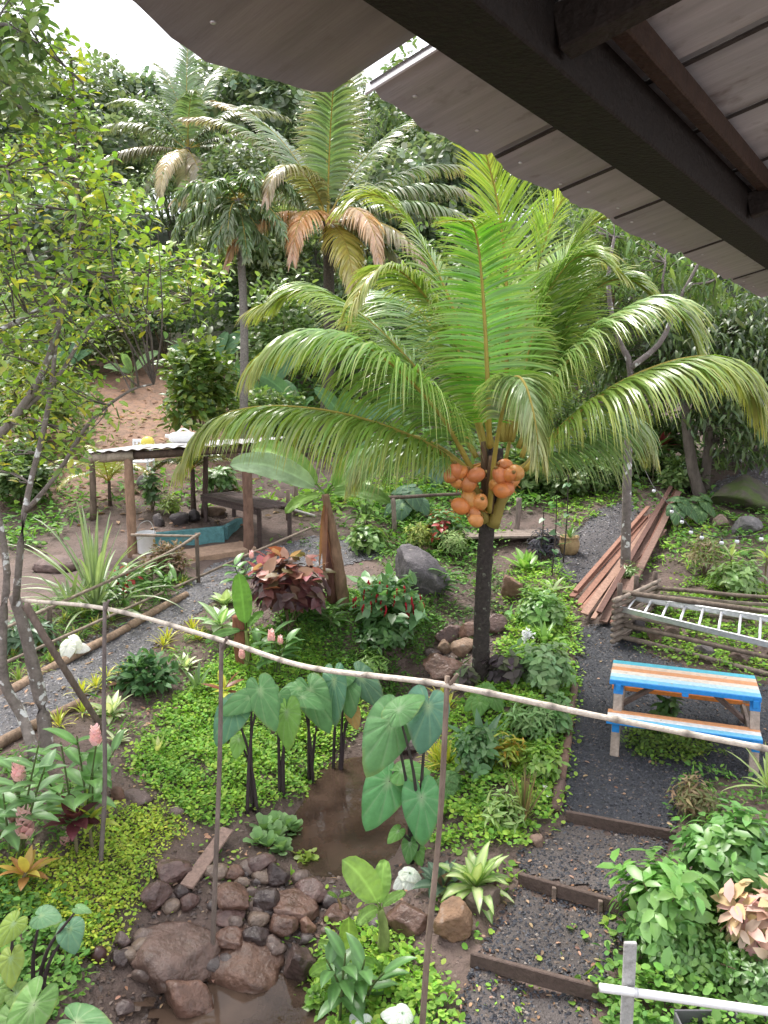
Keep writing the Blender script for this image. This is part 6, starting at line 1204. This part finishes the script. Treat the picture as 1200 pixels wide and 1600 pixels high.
for k in range(26):
    rg = np.random.default_rng(k); dd = rdir(1, rg, -.1, .9)[0]; dd[1] = -abs(dd[1]) * .8; p = b + [0, 0, 44 * s_] + dd * [56 * s_, 54 * s_, 44 * s_]; m = MB(); tube(m, smooth_path([p, p + [rg.uniform(-.02, .02), -.02, -.06], p + [rg.uniform(-.02, .02), -.02, -.15]], 6), [.009, .014, .014, .013, .011, .005], 6, (.42, .02, .035), True, .25); m.build('tassel', M['petal'], che)
SH = [
('glossy_shrub','dark glossy-leaved border shrub beside the soil track',228,1078,78,48,420,17,'oval',[(.07,.15,.06),(.09,.19,.07)],1,0,'leaf_gloss'),
('dry_shrub','brownish fine-leaved shrub beside the bucket',262,905,58,54,900,8,'oval',[(.2,.13,.09),(.27,.19,.12),(.15,.12,.07)],2,0,'leaf_matte'),
('pale_shrub','pale green dense-leaved shrub beside the yard edge',850,1075,92,70,900,17,'oval',[(.22,.35,.16),(.17,.30,.12),(.26,.38,.2)],3,4,'leaf_matte'),
('pale_shrub','feathery pale green shrub above the orange-tipped croton',828,1150,80,62,800,17,'lance',[(.22,.36,.14),(.17,.3,.1)],4,5,'leaf_matte'),
('green_shrub','mid-green leafy shrub between the arum and the croton',745,1200,76,66,420,18,'oval',[(.10,.21,.08),(.13,.25,.09)],5,4,'leaf'),
('croton_shrub','croton with yellow and orange pointed leaves',792,1205,50,56,170,24,'lance',[(.42,.42,.06),(.5,.32,.05),(.3,.38,.06)],6,5,'leaf'),
('green_shrub','small lime shrub behind the brown grass clump',845,1215,60,50,380,15,'oval',[(.2,.36,.06),(.26,.42,.08)],7,4,'leaf'),
('green_shrub','pale lily-leaved shrub below the brown grass',785,1290,66,54,200,22,'lance',[(.22,.36,.1),(.3,.42,.14)],8,4,'leaf'),
('coleus','dark purple and green coleus right of the palm trunk',788,1065,70,44,240,16,'heart',[(.09,.075,.075),(.12,.14,.08),(.07,.05,.06)],9,4,'leaf_matte'),
('coleus','dark purple coleus left of the palm trunk',728,1075,36,34,120,15,'heart',[(.1,.08,.075),(.16,.2,.1)],10,4,'leaf_matte'),
('small_shrub','pale feathery shrub right behind the large boulder',708,870,56,46,600,10,'lance',[(.2,.3,.1),(.26,.35,.13)],11,4,'leaf_matte'),
('small_shrub','golden green shrub before the log rail post',655,862,40,50,300,12,'lance',[(.3,.34,.08),(.24,.3,.08)],12,4,'leaf_matte'),
('small_shrub','leafy shrub beside the path left of the large boulder',575,862,60,46,360,14,'oval',[(.14,.26,.07),(.2,.32,.09)],13,4,'leaf'),
('small_shrub','red-flecked leafy shrub behind the boulder',690,850,70,50,340,14,'oval',[(.1,.21,.06),(.13,.25,.07),(.1,.2,.06),(.35,.05,.04)],14,4,'leaf'),
('dark_grass_shrub','black-purple tufted plant beside the footbridge',848,868,56,40,420,14,'lance',[(.05,.05,.065),(.07,.065,.085)],15,4,'leaf_matte'),
('table_shrub','small leafy plant growing behind the picnic table braces',1042,1128,36,42,90,18,'oval',[(.12,.24,.07),(.15,.27,.08)],16,4,'leaf'),
('pointed_shrub','bright pointed-leaf shrub leaning over the garden steps',1030,1475,150,150,460,33,'oval',[(.18,.36,.09),(.14,.3,.07),(.22,.41,.11)],17,5,'leaf'),
('dense_shrub','dense dark green shrub below the picnic table at the right',1150,1400,170,130,1500,27,'oval',[(.13,.28,.07),(.16,.32,.085),(.1,.23,.06)],18,6,'leaf'),
('dry_shrub','brownish shrub between the yard and the dense green one',1082,1275,62,62,420,17,'lance',[(.24,.17,.1),(.32,.25,.14),(.16,.17,.07)],19,4,'leaf_matte'),
('round_leaf_shrub','round-leaved low shrub behind the white pipe',1060,1500,150,70,1500,15,'oval',[(.11,.23,.06),(.15,.29,.07)],20,4,'leaf'),
('round_leaf_shrub','leafy low shrub filling the lower right corner',1190,1540,140,60,1400,15,'oval',[(.1,.2,.06),(.13,.25,.07)],21,4,'leaf'),
('bract_shrub','shrub with salmon pink leaves at the right edge',1185,1500,110,130,300,38,'oval',[(.74,.5,.42),(.76,.56,.44),(.72,.44,.42),(.6,.5,.28)],22,5,'petal'),
('fence_shrub','dry flowering shrub behind the pole fence',1100,900,64,70,560,11,'lance',[(.3,.24,.15),(.22,.2,.1),(.16,.22,.08)],23,4,'leaf_matte'),
('fence_shrub','light green bushy plant behind the upper fence pole',1150,930,80,56,500,14,'oval',[(.18,.3,.09),(.22,.34,.11)],24,4,'leaf'),
('bank_shrub','dark green bushy plant on the creek bank below the tassel shrub',600,1010,90,46,600,14,'oval',[(.07,.16,.05),(.09,.19,.055)],25,4,'leaf'),
('bank_shrub','fern-like bright plant on the bank above the taros',575,1050,60,34,420,13,'lance',[(.17,.32,.07),(.2,.35,.08)],26,5,'leaf'),
('bed_shrub','bright leafy shrub at the top of the bed behind the palm',845,975,80,50,600,15,'oval',[(.15,.29,.08),(.2,.34,.1)],27,4,'leaf'),
('bed_shrub','leafy shrub along the edging logs by the yard',868,1150,44,66,420,15,'oval',[(.14,.28,.09),(.17,.31,.1)],28,4,'leaf'),
('water_weed','trailing green weed hanging over the lower pool',500,1585,40,34,260,12,'round',[(.2,.36,.07),(.16,.3,.06)],29,0,'leaf'),
('border_shrub','red-flowered leafy border shrub under the upper railing',205,915,50,34,260,16,'oval',[(.12,.24,.06),(.12,.24,.06),(.5,.05,.05)],30,4,'leaf'),
('border_shrub','broad-leaved grey-green border plant at the left edge',45,1010,80,50,200,30,'lance',[(.12,.2,.12),(.15,.24,.14)],31,5,'leaf'),
('creek_weed','small tufted weed in the shallow water edge',478,1345,30,10,80,10,'round',[(.3,.4,.08)],32,0,'leaf'),
('small_shrub','pale lily shrub at the corner of the fenced bed',985,910,30,30,160,12,'lance',[(.2,.3,.1)],33,4,'leaf'),
('tree_sapling','thin leafy sapling beside the young palm behind the hut',238,800,22,70,150,14,'oval',[(.13,.22,.1)],34,4,'leaf'),
('small_shrub','yellow-green shrub behind the basin wall',268,805,34,34,260,12,'lance',[(.22,.33,.08),(.3,.38,.09)],35,4,'leaf'),
('small_shrub','leafy green shrub behind the dark table',345,770,50,44,260,14,'oval',[(.14,.25,.08)],36,4,'leaf')]
for k, (nm, lb_, x, y, w_, h_, n, sp, kd, cs, sd_, wh, mt) in enumerate(SH): sh(nm, lb_, x, y, w_, h_, n, sp, kd, cs, 100 + sd_, wh, mat=mt)
# white blossom cluster
b = at(822, 1012); t = thing('white_flower', 'white blossom cluster in the bed right of the palm', 'flower', b); m = MB(); rg = np.random.default_rng(4); n = 60; p = b + [0, 0, .16] + rg.normal(0, .035, (n, 3)); leaves(m, 'round', p, rdir(n, rg, -.2, 1), nrm(Z3 + rg.normal(0, .4, (n, 3))), .04, (.82, .82, .84), 1., rg); m.build('blossom', M['petal'], t); m = MB(); tube(m, [b, b + [0, 0, .16]], .006, 5, (.12, .2, .06)); m.build('stalk', M['leaf_matte'], t)
# water lettuce
for k, (x, y, r_) in enumerate(((412,1300,.15),(432,1312,.16),(448,1295,.16),(420,1325,.14),(440,1332,.13),(460,1302,.12),(402,1318,.12),(428,1290,.12))):
    rosette('water_lettuce', 'pale green water lettuce floating in the clump below the taros', 'water lettuce', at(x, y) + [0, 0, .02], 12, r_, .085, [(.22, .37, .15), (.27, .42, .19)], 800 + k, 'water lettuces below the taros', elev=(.2, 1.2), droop=.25, prof=lambda t: np.clip(.35 + t * .9, 0, 1) * np.where(t > .99, .55, 1), parts=False, seg=4, wave=.006, mat='leaf_matte')
# slim upright stems behind the palm
for k, (x, y, y1, lb_) in enumerate(((842,880,790,'slim dark sapling stem left of the pot'),(862,900,775,'slim dark sapling stem behind the pale rosette'),(880,880,740,'slim dark sapling stem in front of the tan pot'))):
    b = at(x, y); t = thing('sapling', lb_, 'sapling', b); m = MB(); tp_ = above(x + 8, y1, b); q = smooth_path([b, (b + tp_) / 2 + [.02, 0, 0], tp_], 10); tube(m, q, np.linspace(.014, .008, 10), 5, (.07, .055, .05)); m.build('stem', M['bark'], t); m = MB(); rg = np.random.default_rng(k); n = 9; leaves(m, 'heart', q[rg.integers(2, 10, n)], rdir(n, rg, -.6, .3), nrm(Z3 + rg.normal(0, .3, (n, 3))), .13, jit((.1, .2, .09), n, rg), 1., rg); m.build('foliage', M['leaf'], t)
